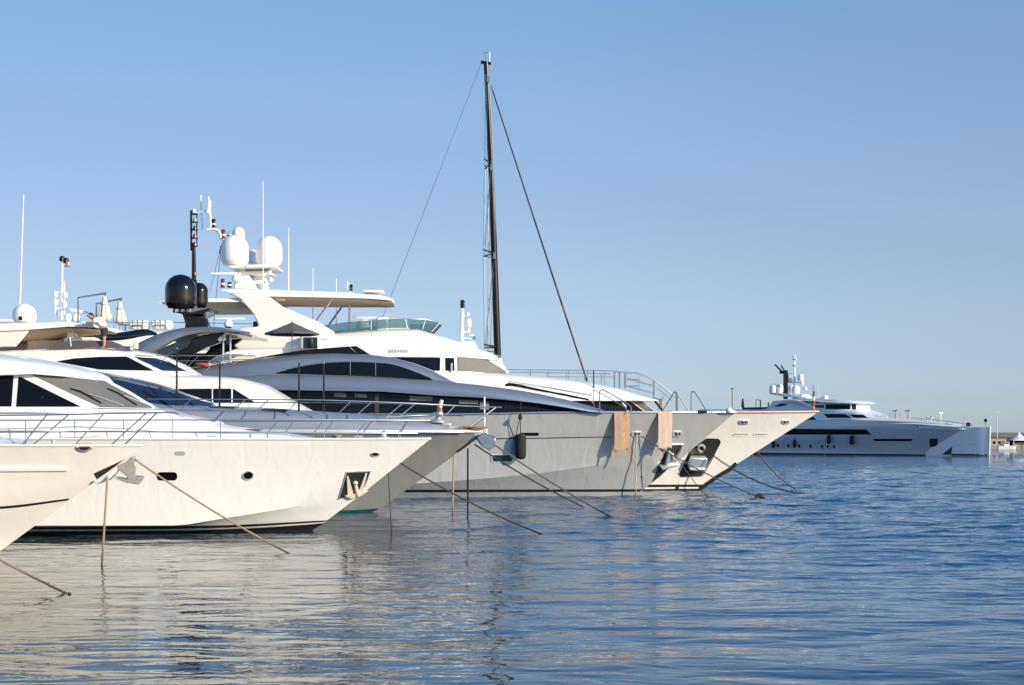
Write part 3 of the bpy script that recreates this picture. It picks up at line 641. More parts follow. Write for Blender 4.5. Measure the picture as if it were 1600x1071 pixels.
# ================================================================== 5. large silver yacht
frD = Frame((on_water(993, 775).x-14, 83, 0))
D = thing('motor_yacht', frD.o, 'large silver yacht with arched dark windows and black radomes on its arch', 'yacht', 'yachts moored side by side along the quay')
lv = [dict(pts=[(60, 648.5), (740, 648), (860, 645.4), (1000, 645), (1149, 644.6)], B=3.9, L=21, n=2.3, flare=.10),
      dict(pts=[(60, 756), (650, 756), (760, 748), (857, 738), (949, 725), (1010, 717), (1069, 713)], B=3.75, L=20, n=2.0),
      dict(pts=[(60, 778), (700, 777), (994, 775)], B=3.3, L=18, n=1.7, z=0),
      dict(pts=[(60, 795), (970, 795)], B=2.8, L=18, n=1.6, z=-.8)]
mbD, rD = build_hull(frD, lv, N=56); part('hull', mbD, M['silver_hull'], D, angle=16); skD = Skin(mbD, frD, -3.6)
part('boot_stripe', skD.strip([(300, 765), (640, 765.3), (1004, 764.6)], [(300, 769), (640, 769.3), (1000, 768.6)], 40, 2), M['antifoul'], D, angle=80)
part('style_groove', skD.strip([(700, 685.6), (777, 685.2), (959, 682.3)], [(700, 687), (777, 686.7), (959, 683.4)], 30, 1, .008), M['black'], D, angle=80)
part('hull_recess', skD.patch([(812, 676.4), (842, 676.2), (842, 681.2), (812, 681.4)], 2.4, .012), M['black'], D)
h = part('hull_hatch', skD.patch([(768, 711.7), (802, 711.7), (801, 721), (769.5, 721.4)], 2.5, .012), M['hatch_glass'], D)
part('hatch_frame', skD.patch([(766.5, 710.6), (803.5, 710.6), (802, 722.4), (768, 722.8)], 3, .035, rings=1, hole=.88), M['chrome'], h)
part('cap_rail', MB().tube([p+Vector((0, 0, .02)) for p in rD[0]], .055).mirrored(frD), M['silver'], D)
part('bow_cap', MB().slab([frD.w(x, y, -frD.hb(x)-.03) for x, y in [(1118, 644), (1149, 643.4), (1146, 648), (1125, 648)]], [frD.mirror(frD.w(x, y, -frD.hb(x)-.03)) for x, y in [(1118, 644), (1149, 643.4), (1146, 648), (1125, 648)]]), M['black'], D)
fairlead(D, skD, 986, 1003, 674.5, 681.5); fairlead(D, skD, 1050, 1066, 674, 682.5)
part('hull_drain', skD.oval(1002.5, 745.4, 1.6, 1.1), M['black'], D); part('hull_drain', skD.oval(1010, 681, 1.2, .8), M['black'], D)
pkp = [(1046, 695.5), (1066.5, 695), (1058, 718), (1024, 752), (1018, 757), (1029, 727)]
pk = part('anchor_pocket', skD.patch(pkp, .8, .012, .03, step=3), M['dark_void'], D)
part('pocket_lip', MB().tube([skD.at(1046, 694.6, .03), skD.at(1067, 694.2, .03)], .035), M['chrome'], pk)
def sp(x, y, l): return skD.at(x, y, l)
an = MB()
for poly in ([(1043, 702), (1047, 706), (1049, 718), (1054, 723), (1046, 724), (1037, 723), (1040, 712)], [(1062, 700), (1059, 712), (1052, 722), (1050, 720), (1056, 709)]):
    an.slab([sp(x, y, .26) for x, y in poly], [sp(x, y, .04) for x, y in poly])
an.slab([sp(x, y, .36) for x, y in [(1029, 726), (1048, 722.5), (1058, 721), (1058, 724), (1046, 727), (1031, 731)]], [sp(x, y, .04) for x, y in [(1029, 726), (1048, 722.5), (1058, 721), (1058, 724), (1046, 727), (1031, 731)]])
an.tube([sp(1047, 706, .25), sp(1049, 716, .3)], .09)
part('anchor', an, M['chrome'], D, bevel=.02, label='bright steel anchor')
# main deck window band, silver overhang band, arched upper deck
mb = body(frD, [(60, 60, 606, 650, 3.55, 3.45, .03, .1), (420, 420, 607, 650, 3.55, 3.45, .03, .1), (640, 640, 611, 649, 3.5, 3.4, .03, .1), (750, 748, 618, 648, 3.35, 3.25, .03, .1), (833, 830, 626, 647, 3.1, 3.0, .03, .1), (905, 902, 638, 646.5, 2.7, 2.6, .02, .1), (938, 936, 644, 646.5, 2.4, 2.3, .01, .05)])
part('main_saloon', mb, M['satin_black'], D); skM = Skin(mb, frD, -3.4)
wins = [(425, 475), (478, 545), (549, 585), (590, 636), (640, 690), (694, 738), (742, 790), (794, 840), (844, 925)]
wup = [(425, 609.5), (560, 612), (640, 614), (698, 619), (760, 622), (833, 629.5), (905, 640.5), (930, 645)]
for a, b in wins:
    o = part('window', skM.strip([(a, smooth_interp(wup, a)), (b, smooth_interp(wup, b))], [(a, 647.5), (b, 647 if b < 900 else 646.4)], 10, 3, .02, .03), M['glass'], D)
part('curtain', skM.strip([(586, 615), (592, 615)], [(586, 645), (592, 645)], 2, 4, .026), M['curtain'], D)
for a, b_, y0, y1 in ((554, 573, 615.5, 620.5), (640, 676, 619, 626), (717, 747, 625.5, 631), (522, 541, 614, 620), (750, 764, 628, 640)):
    part('blind', skM.strip([(a, y0), (b_, y0+.8)], [(a, y1), (b_, y1+.8)], 4, 1, .026), M['blind'], D)
band_u = [(60, 594), (376, 589), (441, 585), (580, 589), (684, 595), (791, 607), (835, 614), (883, 624), (920, 634), (950, 643)]
band_l = [(60, 606), (419, 609.5), (580, 611.9), (640, 613.6), (698, 619.5), (750, 621.5), (833, 629.5), (905, 640.5), (930, 645), (955, 645.6)]
st = []
for x, hb in ((60, 3.95), (300, 3.95), (430, 3.95), (520, 3.93), (600, 3.9), (684, 3.85), (750, 3.75), (800, 3.62), (840, 3.45), (883, 3.2), (920, 2.95), (945, 2.75)):
    st.append((x, x, smooth_interp(band_u, x), smooth_interp(band_l, x), hb, hb-.12, .55, .45))
part('side_overhang', body(frD, st, seg=7), M['silver'], D, angle=40)
arch_u = [(60, 592), (240, 584), (320, 571), (393, 561), (449, 554), (514, 551.7), (563, 553), (601, 556.5), (628, 563), (660, 572), (677, 580), (709, 598)]
st = []
for x, hb in ((60, 3.3), (200, 3.3), (290, 3.35), (350, 3.4), (410, 3.45), (470, 3.45), (520, 3.45), (570, 3.42), (610, 3.35), (645, 3.25), (675, 3.1), (700, 2.95), (712, 2.8)):
    y = smooth_interp(arch_u, x); st.append((x, x, y, max(y+1.5, smooth_interp(band_u, x)+1), hb, hb-.12, .42 if x > 380 else .5, .8))
mb = body(frD, st, seg=7); part('upper_deck', mb, M['silver'], D, angle=40); skU = Skin(mb, frD, -3.3)
lens_u = [(428, 582.5), (465, 573.8), (507, 567.8), (547, 566), (587, 567.3), (613, 570), (643, 579.5), (673, 592)]
lens_l = [(432, 584.2), (500, 586), (560, 588), (630, 591.5), (660, 594), (676, 594.5)]
o = part('arched_window', skU.strip(lens_u, lens_l, 50, 5, .016, .03), M['glass'], D)
for a, b in ((547.3, 587), (586.8, 588.5)):
    part('window_mullion', MB().tube([skU.at(a, smooth_interp(lens_u, a)+.5, .025), skU.at(a, b-1, .025)], .022), M['rail'], o)
# side deck crease below the arch (aft sweep)
part('window_surround', MB().tube(catmull([skU.at(x, y, .02) for x, y in ((380, 591), (402, 587.5), (428, 583), (465, 573.4), (507, 567.2), (547, 565.4), (587, 566.6), (613, 569.4), (643, 578.6), (675, 592))], 5), .035), M['silver'], D)
# sundeck coaming and low screen
mb = MB(); up = [(398, 560), (440, 552.5), (475, 547), (520, 543.5), (545, 541.5)]; lo = [(396, 562), (440, 556), (480, 552.5), (520, 551.5), (558, 552.5)]
A_ = [frD.w(*p, -2.4) for p in up+lo[::-1]]; mb.slab(A_, [frD.mirror(p) for p in A_])
part('sundeck_coaming', mb, M['glass'], D)
A_ = [frD.w(*p, -2.2) for p in [(546, 541.5), (557, 541), (577, 553.5), (560, 553.5)]]
part('sundeck_screen', MB().slab(A_, [frD.mirror(p) for p in A_]), M['glass'], D)
make_rail(D, frD, 'sundeck_rail', [[(240, 556, -2.9), (400, 556.6, -2.9)]], .02, [[(271, 556, -2.9), (262, 566, -2.9)], [(311, 556.3, -2.9), (290, 575, -2.9)], [(353, 556.5, -2.9), (345, 566, -2.9)]])
part('seat_cushion', MB().lathe(frD.w(314.5, 572, -3.0), [(.1, 0), (.38, .03), (.4, .1), (.3, .16), (.02, .17)], 12), M['flag_red'], D)
# radar arch: silver wing that sweeps aft and down, dark strut, hardtop
au = [(190, 556), (212, 540), (241, 526), (262, 519), (285, 514.6), (321, 512.5), (345, 513.4), (365, 516.5), (387, 520.5)]
al = [(212, 570), (238, 552), (262, 537), (282, 527), (305, 521.5), (330, 519), (352, 519), (370, 520), (388, 521.8)]
wing = MB(); n = 28; A_ = []; 
def wingpts(off, iny):
    U = [frD.w(lerp(190, 387, i/n), smooth_interp(au, lerp(190, 387, i/n)), off) for i in range(n+1)]
    L_ = [frD.w(lerp(212, 388, i/n), smooth_interp(al, lerp(212, 388, i/n)), off+iny) for i in range(n+1)]
    return U, L_
U, L1 = wingpts(-3.2, -.12); U2 = [p+frD.n*1.1+Vector((0, 0, .06)) for p in U]; L2 = [p+frD.n*1.1+Vector((0, 0, .12)) for p in L1]
mid = [a.lerp(b, .5)-frD.n*.10 for a, b in zip(U, L1)]; tip = [a+frD.n*.15+Vector((0, 0, .07)) for a in U]
wing.grid([L1, mid, U, tip, U2, L2, L1], cap0=False)
wg = part('radar_arch', wing, M['silver'], D, angle=50)
w2 = MB(); w2.v = [frD.mirror(v) for v in wing.v]; w2.f = wing.f; part('radar_arch', w2, M['silver'], D, angle=50)
roof = MB(); xs = [252, 270, 290, 315, 340, 362, 378, 387]
rows = []
for x in xs:
    p = frD.w(x, smooth_interp(au, x)+1.2, -2.4); w = 2.6 if x < 360 else lerp(2.6, 1.2, (x-360)/27)
    q = frD.o+frD.d*frD.along(p); e = min(1, (x-250)/30)
    rows.append([Vector((q.x, q.y+o, p.z+dz)) for o, dz in ((-w, 0), (-w*.6, .06), (0, .08), (w*.6, .06), (w, 0), (w*.95, -.1), (w*.5, -.16), (0, -.18), (-w*.5, -.16), (-w*.95, -.1))])
roof.grid(rows, True, True, True); part('hardtop', roof, M['silver'], wg, angle=40)
strut = prism(frD, [(296, 531.5), (318, 523), (346, 519.5), (352, 521), (338, 531), (345, 535), (322, 543), (302, 553), (288, 566), (262, 566), (250, 560), (270, 553.5), (292, 543), (299, 535)], -2.7, -2.3); part('arch_strut', strut, M['black'], D, bevel=.05)
w2 = MB(); w2.v = [frD.mirror(v) for v in strut.v]; w2.f = strut.f; part('arch_strut', w2, M['black'], D, bevel=.05)
for x in (348.8, 360):
    part('hardtop_post', MB().tube([frD.w(x, 518, -2.4), frD.w(x, 567, -2.6)], .05), M['chrome'], D)
bk = part('arch_pillar', prism(frD, [(353, 519), (358.5, 519), (358.5, 538), (353, 538)], 1.2, 1.6), M['silver'], D)
aw = MB(); rows = []
for i in range(15):
    t = i/14; x = lerp(128, 243, t); yu = smooth_interp([(128, 524), (170, 521.5), (200, 517.5), (226, 514.5), (243, 521)], x); yl = smooth_interp([(128, 525), (165, 529.5), (206, 527), (243, 522.5)], x)
    a = frD.w(x, yl, -3.0); b = frD.w(x, yu, 2.0); b.y = a.y+5.4
    rows.append([a.lerp(b, k/5)-Vector((0, 0, .25*math.sin(math.pi*k/5)*(.3+.7*math.sin(math.pi*t)))) for k in range(6)])
aw.grid(rows); aw.grid([[p+Vector((0, 0, .03)) for p in r] for r in rows][::-1])
part('sun_awning', aw, M['black_cloth'], D, label='black cloth awning stretched aft')
part('aft_console', MB().box(frD.w(228, 548, -2.2), (1.0, .8, .7)), M['black'], D, bevel=.06)
# black radomes on their pedestal, black light mast, open array radar
pd = part('radome_pedestal', prism(frD, [(284, 490), (300, 491), (318, 494), (322, 506), (327, 516), (288, 516), (289, 505)], -.55, .55), M['black'], D, bevel=.08)
part('pedestal_fin', prism(frD, [(316, 497), (321, 499), (327, 510), (327, 515), (312, 516)], -1.2, -.9), M['black'], pd, bevel=.05)
part('radome_platform', prism(frD, [(268, 487), (300, 488), (328, 481), (326, 486), (314, 492), (290, 493)], -.95, 1.4), M['black'], D, bevel=.05)
part('radome', px_dome(frD, 258, 307, 429, 484, -.6), M['black'], D)
part('radome', px_dome(frD, 298, 325, 442, 483, 1.2), M['black'], D)
for x in (272, 281, 290): part('radome_foot', MB().tube([frD.w(x, 481, -.6), frD.w(x, 489, -.6)], .06), M['black'], D)
part('radome_foot', MB().tube([frD.w(297.5, 478, -.75), frD.w(297.5, 488, -.75)], .03), M['chrome'], D)
ms = MB().tube([frD.w(303, 440, -.1), frD.w(302.6, 386, -.1)], .13, 9, .1).tube([frD.w(299, 388, -.1), frD.w(298.6, 329, -.1)], .06).tube([frD.w(307.5, 386, -.1), frD.w(307.5, 334, -.1)], .035).tube([frD.w(298.6, 392, -.1), frD.w(302, 380, -.1)], .07)
for y in (335, 347.5, 359.5, 372.5, 385): ms.tube([frD.w(298, y, -.1), frD.w(309, y, -.1)], .05)
ms.tube([frD.w(304, 480, -.1), frD.w(303, 438, -.1)], .17)
mo = part('light_mast', ms, M['black'], D)
for y, m in ((344, 'galv'), (357, 'satin_black'), (369.5, 'red_lamp'), (382, 'red_lamp'), (428, 'red_lamp')):
    part('mast_lamp', MB().lathe(frD.w(304.5, y+3.5, -.2), [(.05, 0), (.11, .03), (.10, .2), (.05, .24)], 10), M[m], mo)
part('mast_head_dome', px_dome(frD, 300.5, 306, 326.5, 333, -.1), M['dome'], mo)
ra = part('open_array_radar', px_dome(frD, 350, 363.5, 500, 511, -.6), M['dome'], D)
part('radar_bar', MB().box(frD.w(358.5, 498.5, -.6), (1.62, .16, .12)), M['dome'], ra, bevel=.04)
part('radar_neck', MB().tube([frD.w(357, 511, -.6), frD.w(357, 514, -.6)], .17), M['black'], ra)
part('deck_line_rail', MB().tube([frD.w(270, 504, .6), frD.w(395, 506.5, .6)], .02), M['rail'], D)
# foredeck handrails and jackstaff
make_rail(D, frD, 'boarding_rail', [[(937, 645, -2.7), (937, 614, -2.7), (939.5, 610, -2.7), (946, 611, -2.7), (984, 634, -2.4), (984, 645, -2.4)]], .03, (), both=False)
make_rail(D, frD, 'boarding_rail', [[(928, 645, -2.2), (928, 614.5, -2.2), (932, 611.5, -2.2), (976, 637, -1.9), (976, 645, -1.9)]], .022, (), both=False)
make_rail(D, frD, 'foredeck_frame', [[(1035, 642, -1.2), (1052, 615.5, -1.2), (1055, 613, -1.2), (1061, 619, -1.2), (1077, 644, -1.0)]], .035, [[(1057.5, 613.5, -1.2), (1057.5, 644, -1.2)]], .06, both=False)
make_rail(D, frD, 'foredeck_frame', [[(1080, 644, -.8), (1080, 615, -.8), (1083, 613, -.8), (1087, 615, -.8), (1103, 641, -.6)]], .03, (), both=False)
js = part('jackstaff', MB().tube([frD.w(1145, 645, 0), frD.w(1144.6, 607, 0)], .05), M['galv'], D)
part('staff_cap', MB().lathe(frD.w(1144.6, 607.5, 0), [(.03, -.05), (.1, 0), (.03, .05)], 8), M['galv'], js)
part('bow_cleat', MB().lathe(frD.w(1139.5, 645, -.2), [(.18, 0), (.2, .12), (.12, .24), (.02, .28)], 12), M['dome'], D)
part('deck_windlass', MB().lathe(frD.w(1095, 645, -.6), [(.35, 0), (.4, .06), (.1, .14)], 12), M['black'], D)

# ================================================================== 6. big white yacht behind the silver one
frE = Frame((on_water(1095, 767).x-16, 91, 0))
E = thing('motor_yacht', frE.o, 'tall white yacht with teak edged bow and white radome mast above its hardtop', 'yacht', 'yachts moored side by side along the quay')
lv = [dict(pts=[(60, 645), (900, 645), (1150, 645), (1279, 644)], B=4.3, L=23, n=2.3, flare=.15),
      dict(pts=[(60, 761), (900, 761), (1098, 759.5)], B=3.8, L=19, n=1.65),
      dict(pts=[(60, 767), (1093, 767)], B=3.7, L=19, n=1.6, z=0), dict(pts=[(60, 790), (1070, 790)], B=3.2, L=19, n=1.6, z=-.8)]
mbE, rE = build_hull(frE, lv, N=60, sub=5); part('hull', mbE, M['cream_hull'], E, angle=24); skE = Skin(mbE, frE, -3.5)
part('teak_cap_rail', MB().tube([p+Vector((0, 0, .02)) for p in rE[0]], .07).mirrored(frE), M['teak'], E)
part('boot_stripe', skE.strip([(850, 757.5), (1000, 757.5), (1099, 757.3)], [(850, 761.5), (1000, 761.5), (1096, 761)], 24, 2, .014), M['antifoul'], E, angle=80)
part('bottom_paint', skE.strip([(850, 764.6), (1000, 764.6), (1093.5, 763.6)], [(850, 769), (1000, 769), (1090, 767.5)], 24, 2, .014), M['antifoul'], E, angle=80)
sl = MB(); L_ = [frE.w(x, y, 0) for x, y in [(1150, 724), (1140, 733.5), (1120, 745), (1099, 760), (1090, 768)]]
for a, b in zip(L_, L_[1:]): pass
sl.tube(L_, .14); part('stem_guard', sl, M['antifoul'], E)
for x0, x1, y0, y1 in ((1154, 1169, 656.6, 663), (1221, 1233, 656.3, 662.2)): fairlead(E, skE, x0, x1, y0, y1)
for x0, x1 in ((1145, 1168), (1177.5, 1198)):
    s_ = part('scupper', skE.patch([(x0, 678), (x1, 678), (x1-2, 681.5), (x0, 681.2)], 1, .03), M['white'], E)
    part('scupper_slot', skE.patch([(x0+2, 677.6), (x1, 677.6), (x1, 679), (x0+2, 679)], .5, .045, .02), M['galv'], s_)
pkp = [(1102, 686), (1122.6, 687), (1125, 692), (1110, 720), (1096, 743.5), (1064, 744.5), (1063, 739.6), (1079, 705.6)]
pk = part('anchor_pocket', skE.patch(pkp, 3, .012, .03, step=3), M['dark_void'], E)
part('pocket_rim', skE.patch([(x+(1.2 if x > 1093 else -1.2), y+(1 if y > 715 else -1)) for x, y in pkp], 3, .035, .04, step=3, rings=1, hole=.965), M['satin_black'], pk)
def sp(x, y, l): return skE.at(x, y, l)
an = MB()
pl = [(1078, 711), (1101, 711.5), (1102, 716), (1099, 727), (1075, 727), (1072, 724)]
an.slab([sp(x, y, .42) for x, y in pl], [sp(x, y, .06) for x, y in pl])
pl = [(1073, 727), (1098, 727), (1094, 731), (1074, 730.5)]
an.slab([sp(x, y, .5) for x, y in pl], [sp(x, y, .06) for x, y in pl])
part('anchor', an, M['chrome'], E, bevel=.04, label='broad steel anchor')
part('hawse_ring', MB().tube([sp(1094.5+5*math.cos(a), 699.5+5*math.sin(a), .12) for a in [2*math.pi*k/16 for k in range(17)]], .08), M['galv'], pk)
part('hull_drain', MB().box(sp(1058, 763, .02), (.2, .1, .5)), M['antifoul'], E)
# forward deckhouse, brow and window
st = []
top = [(60, 560), (560, 574), (690, 578), (760, 582), (800, 584), (857, 589), (940, 600), (1003, 618), (1024, 623), (1030, 625)]
for x, hb, yb in ((60, 3.7, 650), (560, 3.7, 640), (700, 3.7, 640), (760, 3.65, 636), (857, 3.5, 626.5), (920, 3.2, 626.5), (970, 2.7, 626.6), (1003, 2.1, 626.6), (1022, 1.4, 626.6), (1030, .7, 626.4)):
    y = smooth_interp(top, x); st.append((x, x, y, yb, hb, hb-.35, .9 if x < 950 else .35, 1.3 if x < 950 else .8))
mb = body(frE, st, seg=6); part('forward_deckhouse', mb, M['white'], E, angle=50); skF = Skin(mb, frE, -3.4)
mb = body(frE, [(760, 760, 624, 646, 3.1, 3.1, .02, .1), (930, 925, 625, 646, 2.9, 2.8, .02, .1), (985, 970, 625, 646, 2.3, 2.2, .02, .1), (1012, 992, 625, 646, 1.5, 1.5, .02, .1), (1026, 1003, 625, 646, .7, .7, .02, .1)])
part('owners_cabin', mb, M['cream'], E); skO = Skin(mb, frE, -2.8)
part('window', skO.strip([(860, 627), (930, 627), (984, 627)], [(860, 645), (950, 645), (1009, 645)], 20, 4, .014, .03), M['glass'], E)
part('window', skO.strip([(986, 627), (1003, 627)], [(1011, 645), (1024, 645)], 8, 4, .014, .03), M['smoked'], E)
ws = part('side_window_strip', skF.strip([(790, 601), (796, 599.5), (830, 605.5), (920, 624.5)], [(791, 604), (800, 603.5), (830, 609), (920, 626.3)], 24, 2, .05, .04), M['black'], E, angle=70)
part('grab_line', MB().tube([skF.at(795, 598, .12), skF.at(840, 604.5, .12), skF.at(925, 620, .12)], .02), M['rail'], ws)
# pilothouse and upper deck brow
st = []
top = [(60, 558), (200, 545), (300, 536), (380, 529), (440, 521), (520, 519), (580, 514.8), (637, 512.5), (670, 517), (701, 529), (747, 544), (784, 559)]
for x, hb, yb in ((60, 3.7, 566), (200, 3.7, 562), (300, 3.7, 558), (400, 3.7, 558), (520, 3.7, 558), (600, 3.65, 558), (650, 3.5, 558), (700, 3.1, 558.2), (740, 2.5, 559.5), (766, 1.8, 562), (780, 1.1, 562.5), (785, .6, 561.5)):
    y = smooth_interp(top, x); st.append((x, x, y, max(yb, y+1.5), hb, hb-.5, 1.3 if x < 700 else .5, 1.5 if x < 700 else 1.0))
mb = body(frE, st, seg=7); part('upper_deck_brow', mb, M['white'], E, angle=50); skP = Skin(mb, frE, -3.4)
for k in range(7): part('air_vent', skP.patch([(607+k*4.5, 546.3), (610.3+k*4.5, 546.3), (610.3+k*4.5, 551.6), (607+k*4.5, 551.6)], .8, .02, .02, rings=2, step=3), M['grey_vent'], E)
mb = body(frE, [(60, 60, 560, 640, 3.3, 3.3, .02, .1), (400, 400, 556, 640, 3.3, 3.3, .02, .1), (690, 690, 556, 592, 3.3, 3.2, .02, .1), (720, 716, 556, 592, 3.1, 3.0, .02, .1), (760, 742, 556, 592, 2.3, 2.4, .02, .1), (790, 764, 558, 592, 1.2, 1.4, .02, .1), (800, 776, 560, 592, .5, .6, .02, .1)])
part('pilothouse', mb, M['white'], E); skH = Skin(mb, frE, -3.2)
window(E, skH, [(600, 559), (688, 559), (687.5, 579.5), (600, 579.5)], .8); window(E, skH, [(695.5, 559.5), (709.5, 559.5), (710.5, 579.8), (696, 579.8)], .8)
part('window_sill_bracket', MB().box(skH.at(705.5, 575, .1), (.1, .1, .5)), M['chrome'], E)
part('windscreen', skH.strip([(714, 557.8), (735, 559), (763, 563)], [(714.7, 580.4), (760, 582.6), (797, 585)], 20, 6, .016, .03), M['mesh_cover'], E, label='windscreen behind a dark grey sun cover')
part('window', skP.strip([(272, 553), (330, 552.6)], [(285, 561), (330, 559)], 8, 3, .02), M['glass'], E)
mb = body(frE, [(60, 60, 552, 600, 3.72, 3.7, .05, .1), (330, 330, 552, 600, 3.72, 3.7, .05, .1), (440, 440, 556, 600, 3.72, 3.7, .05, .1), (540, 540, 560, 600, 3.5, 3.4, .05, .1)])
part('aft_bulwark', mb, M['cream'], E); skA2 = Skin(mb, frE, -3.7)
window(E, skA2, [(262, 553.5), (332, 553), (333.5, 556), (325, 567), (262, 567.5)], 2, lift=.02)
# flybridge wind screen of teal acrylic
up = [(507, 509.5), (540, 505), (580, 502), (610, 500), (633, 499), (665, 500), (687, 505)]; lo = [(513, 519), (545, 517.5), (580, 515.5), (610, 513), (637, 512.6), (660, 515), (674, 519)]
sc = MB(); R0, R1 = [], []
offs = [-2.5, -2.5, -2.45, -2.4, -2.3, -1.9, -1.2]
for (a, b, o) in zip(up, lo, offs): R0.append(frE.w(*a, o)); R1.append(frE.w(*b, o))
sc.grid([R0, R1]); T = [p+frE.n*.02+Vector((-.02, 0, 0)) for p in R0]; Bq = [p+frE.n*.02+Vector((-.02, 0, 0)) for p in R1]; sc.grid([Bq, T]); sc.grid([T, R0])
sc.mirrored(frE); front = [R0[-1], R1[-1], frE.mirror(R1[-1]), frE.mirror(R0[-1])]
sc.slab(front, [p+Vector((-.02, 0, 0)) for p in front])
g = part('flybridge_windscreen', sc, M['teal_glass'], E, angle=50)
part('windscreen_rail', MB().tube([p+Vector((0, 0, .02)) for p in R0], .025).mirrored(frE), M['rail'], g)
for i in (2, 4, 5, 6): part('windscreen_post', MB().tube([R0[i], R1[i]], .022), M['white'], g)
rdm = part('flybridge_radar', px_dome(frE, 556, 584, 499, 514, -.4), M['dome'], E); part('radar_bar', MB().box(frE.w(572, 497, -.4), (1.5, .16, .12)), M['dome'], rdm, bevel=.03)
part('helm_console', MB().box(frE.w(620, 509, 0), (1.4, 2.2, .7)).box(frE.w(598, 508, -.8), (.7, .7, .9)), M['cream'], E, bevel=.1)
# hardtop with its radar fins
mb = body(frE, [(360, 346, 452, 458, 3.0, 2.9, .08, .2), (417, 417, 452, 463.5, 3.0, 2.9, .2, .4), (538, 538, 456, 465.5, 3.0, 2.85, .2, .4), (570, 570, 459.5, 466.5, 2.7, 2.5, .2, .5), (597, 597, 462, 468.5, 2.2, 1.9, .15, .5), (611, 611, 466, 469.5, 1.6, 1.2, .05, .4)])
hto = part('hardtop', mb, M['white'], E, angle=45)
def liner(fr, xs, off, parent, seg=None):
    lin = MB(); rows = []
    for x, y, h, dr in xs:
        p = fr.w(x, y, off); q = fr.o+fr.d*fr.along(p); rows.append([Vector((q.x, q.y+o, p.z-d)) for o, d in ((-h, .01), (-h*.85, dr), (0, dr*1.15), (h*.85, dr), (h, .01))])
    lin.grid(rows); lin.grid([[v+Vector((0, 0, .02)) for v in r] for r in rows][::-1])
    return part('hardtop_underside', lin, M['underside'], parent)
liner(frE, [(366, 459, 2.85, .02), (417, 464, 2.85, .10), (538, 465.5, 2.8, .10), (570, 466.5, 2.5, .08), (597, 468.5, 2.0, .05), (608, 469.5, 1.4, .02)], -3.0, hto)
part('ceiling_lamp', MB().box(frE.w(439, 469, -2.2), (.5, .5, .08)), M['dome'], hto, bevel=.03)
part('hatch_cover', MB().box(frE.w(584, 456.8, -1), (1.2, 1.4, .12)), M['dome'], hto, bevel=.04)
mb = body(frE, [(244, 244, 470, 471.5, 2.4, 2.3, .03, .2), (262, 262, 467, 473, 2.8, 2.7, .1, .3), (300, 300, 466, 472.5, 2.9, 2.8, .1, .3), (392, 392, 465.5, 472, 2.9, 2.8, .1, .3)])
h2 = part('aft_hardtop', mb, M['white'], E, angle=45)
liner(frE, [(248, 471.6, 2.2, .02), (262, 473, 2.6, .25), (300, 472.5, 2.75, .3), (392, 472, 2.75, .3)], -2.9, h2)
for s in (0, 1):
    fin = prism(frE, [(360, 459), (417, 461), (441, 479), (470, 492), (497, 503), (523, 519.5), (515, 530), (380, 534), (372, 524), (399, 514), (403, 506), (393, 487), (378, 470)], -3.05, -2.55)
    if s: fin.v = [frE.mirror(p) for p in fin.v]
    f = part('radar_arch_fin', fin, M['white'], E, bevel=.08)
    tr = [frE.w(x, y, -3.07) for x, y in [(377, 470), (386, 478), (397, 491), (405, 508)]]
    if s: tr = [frE.mirror(p) for p in tr]
    part('fin_trim', MB().tube(catmull(tr, 4), .05), M['grey_vent'], f)
part('arch_foot', prism(frE, [(322, 529), (378, 512), (410, 508), (440, 515), (480, 530), (480, 545), (300, 548)], -3.3, 3.3), M['white'], E, bevel=.25)
for s in (0, 1):
    q = [frE.w(521, 464, -2.6), frE.w(493, 503.5, -2.6)]
    part('hardtop_strut', MB().tube([frE.mirror(v) for v in q] if s else q, .06), M['rail'], E)
lb = part('side_light_box', MB().box(frE.w(485, 536, -3.5), (1.05, 1.0, .84)), M['white'], E, bevel=.1)
part('green_side_lamp', MB().box(frE.w(485.5, 536, -4.02), (.78, .06, .62)), M['dark_void'], lb)
part('lamp_lens', MB().lathe(frE.w(486, 543, -4.02), [(.12, 0), (.16, .1), (.16, .45), (.1, .52)], 12), M['green_lamp'], lb)
part('rigging_block', MB().box(frE.w(399.5, 507, -3.1), (.28, .2, .32)), M['satin_black'], E, bevel=.04)
# radome mast
mt = part('radome_mast', prism(frE, [(364, 427), (379.5, 417), (391, 434), (402, 452), (366, 452)], -.9, .9), M['white'], E, bevel=.08)
part('mast_leg', prism(frE, [(382, 417), (398, 417), (408, 428), (415, 434), (418, 452), (409, 452), (404, 440)], -.3, .3), M['white'], mt, bevel=.06)
part('radome_platform', prism(frE, [(351, 415.5), (380, 414), (430, 413), (430, 418), (398, 419), (362, 420)], -1.6, 1.6), M['white'], mt, bevel=.05)
part('spreader_platform', prism(frE, [(372, 424), (422, 424), (424, 428), (410, 431), (376, 428)], -1.0, 1.0), M['white'], mt, bevel=.05)
part('spreader_platform', prism(frE, [(390, 439), (414, 438), (416, 442), (392, 444)], -.7, .7), M['white'], mt, bevel=.05)
for x0, x1, y0, y1, o in ((345, 388.5, 367.5, 416, -.9), (400, 441, 369, 416, -.4), (363, 382.5, 355, 378, 1.4), (387.5, 403, 390, 413, 1.2)):
    part('radome', px_dome(frE, x0, x1, y0, y1, o), M['dome'], E)
r1 = part('open_array_radar', px_dome(frE, 362, 378, 429, 440, -1.2), M['dome'], E); part('radar_bar', MB().box(frE.w(352, 428, -1.2), (1.75, .16, .16)), M['dome'], r1, bevel=.04)
part('satellite_horn', MB().lathe(frE.w(421, 430, -.9), [(.05, 0), (.14, .05), (.15, .2), (.06, .28)], 12), M['dome'], E)
part('satellite_horn', MB().lathe(frE.w(423, 441, -.9), [(.05, 0), (.14, .05), (.15, .2), (.06, .28)], 12), M['dome'], E)
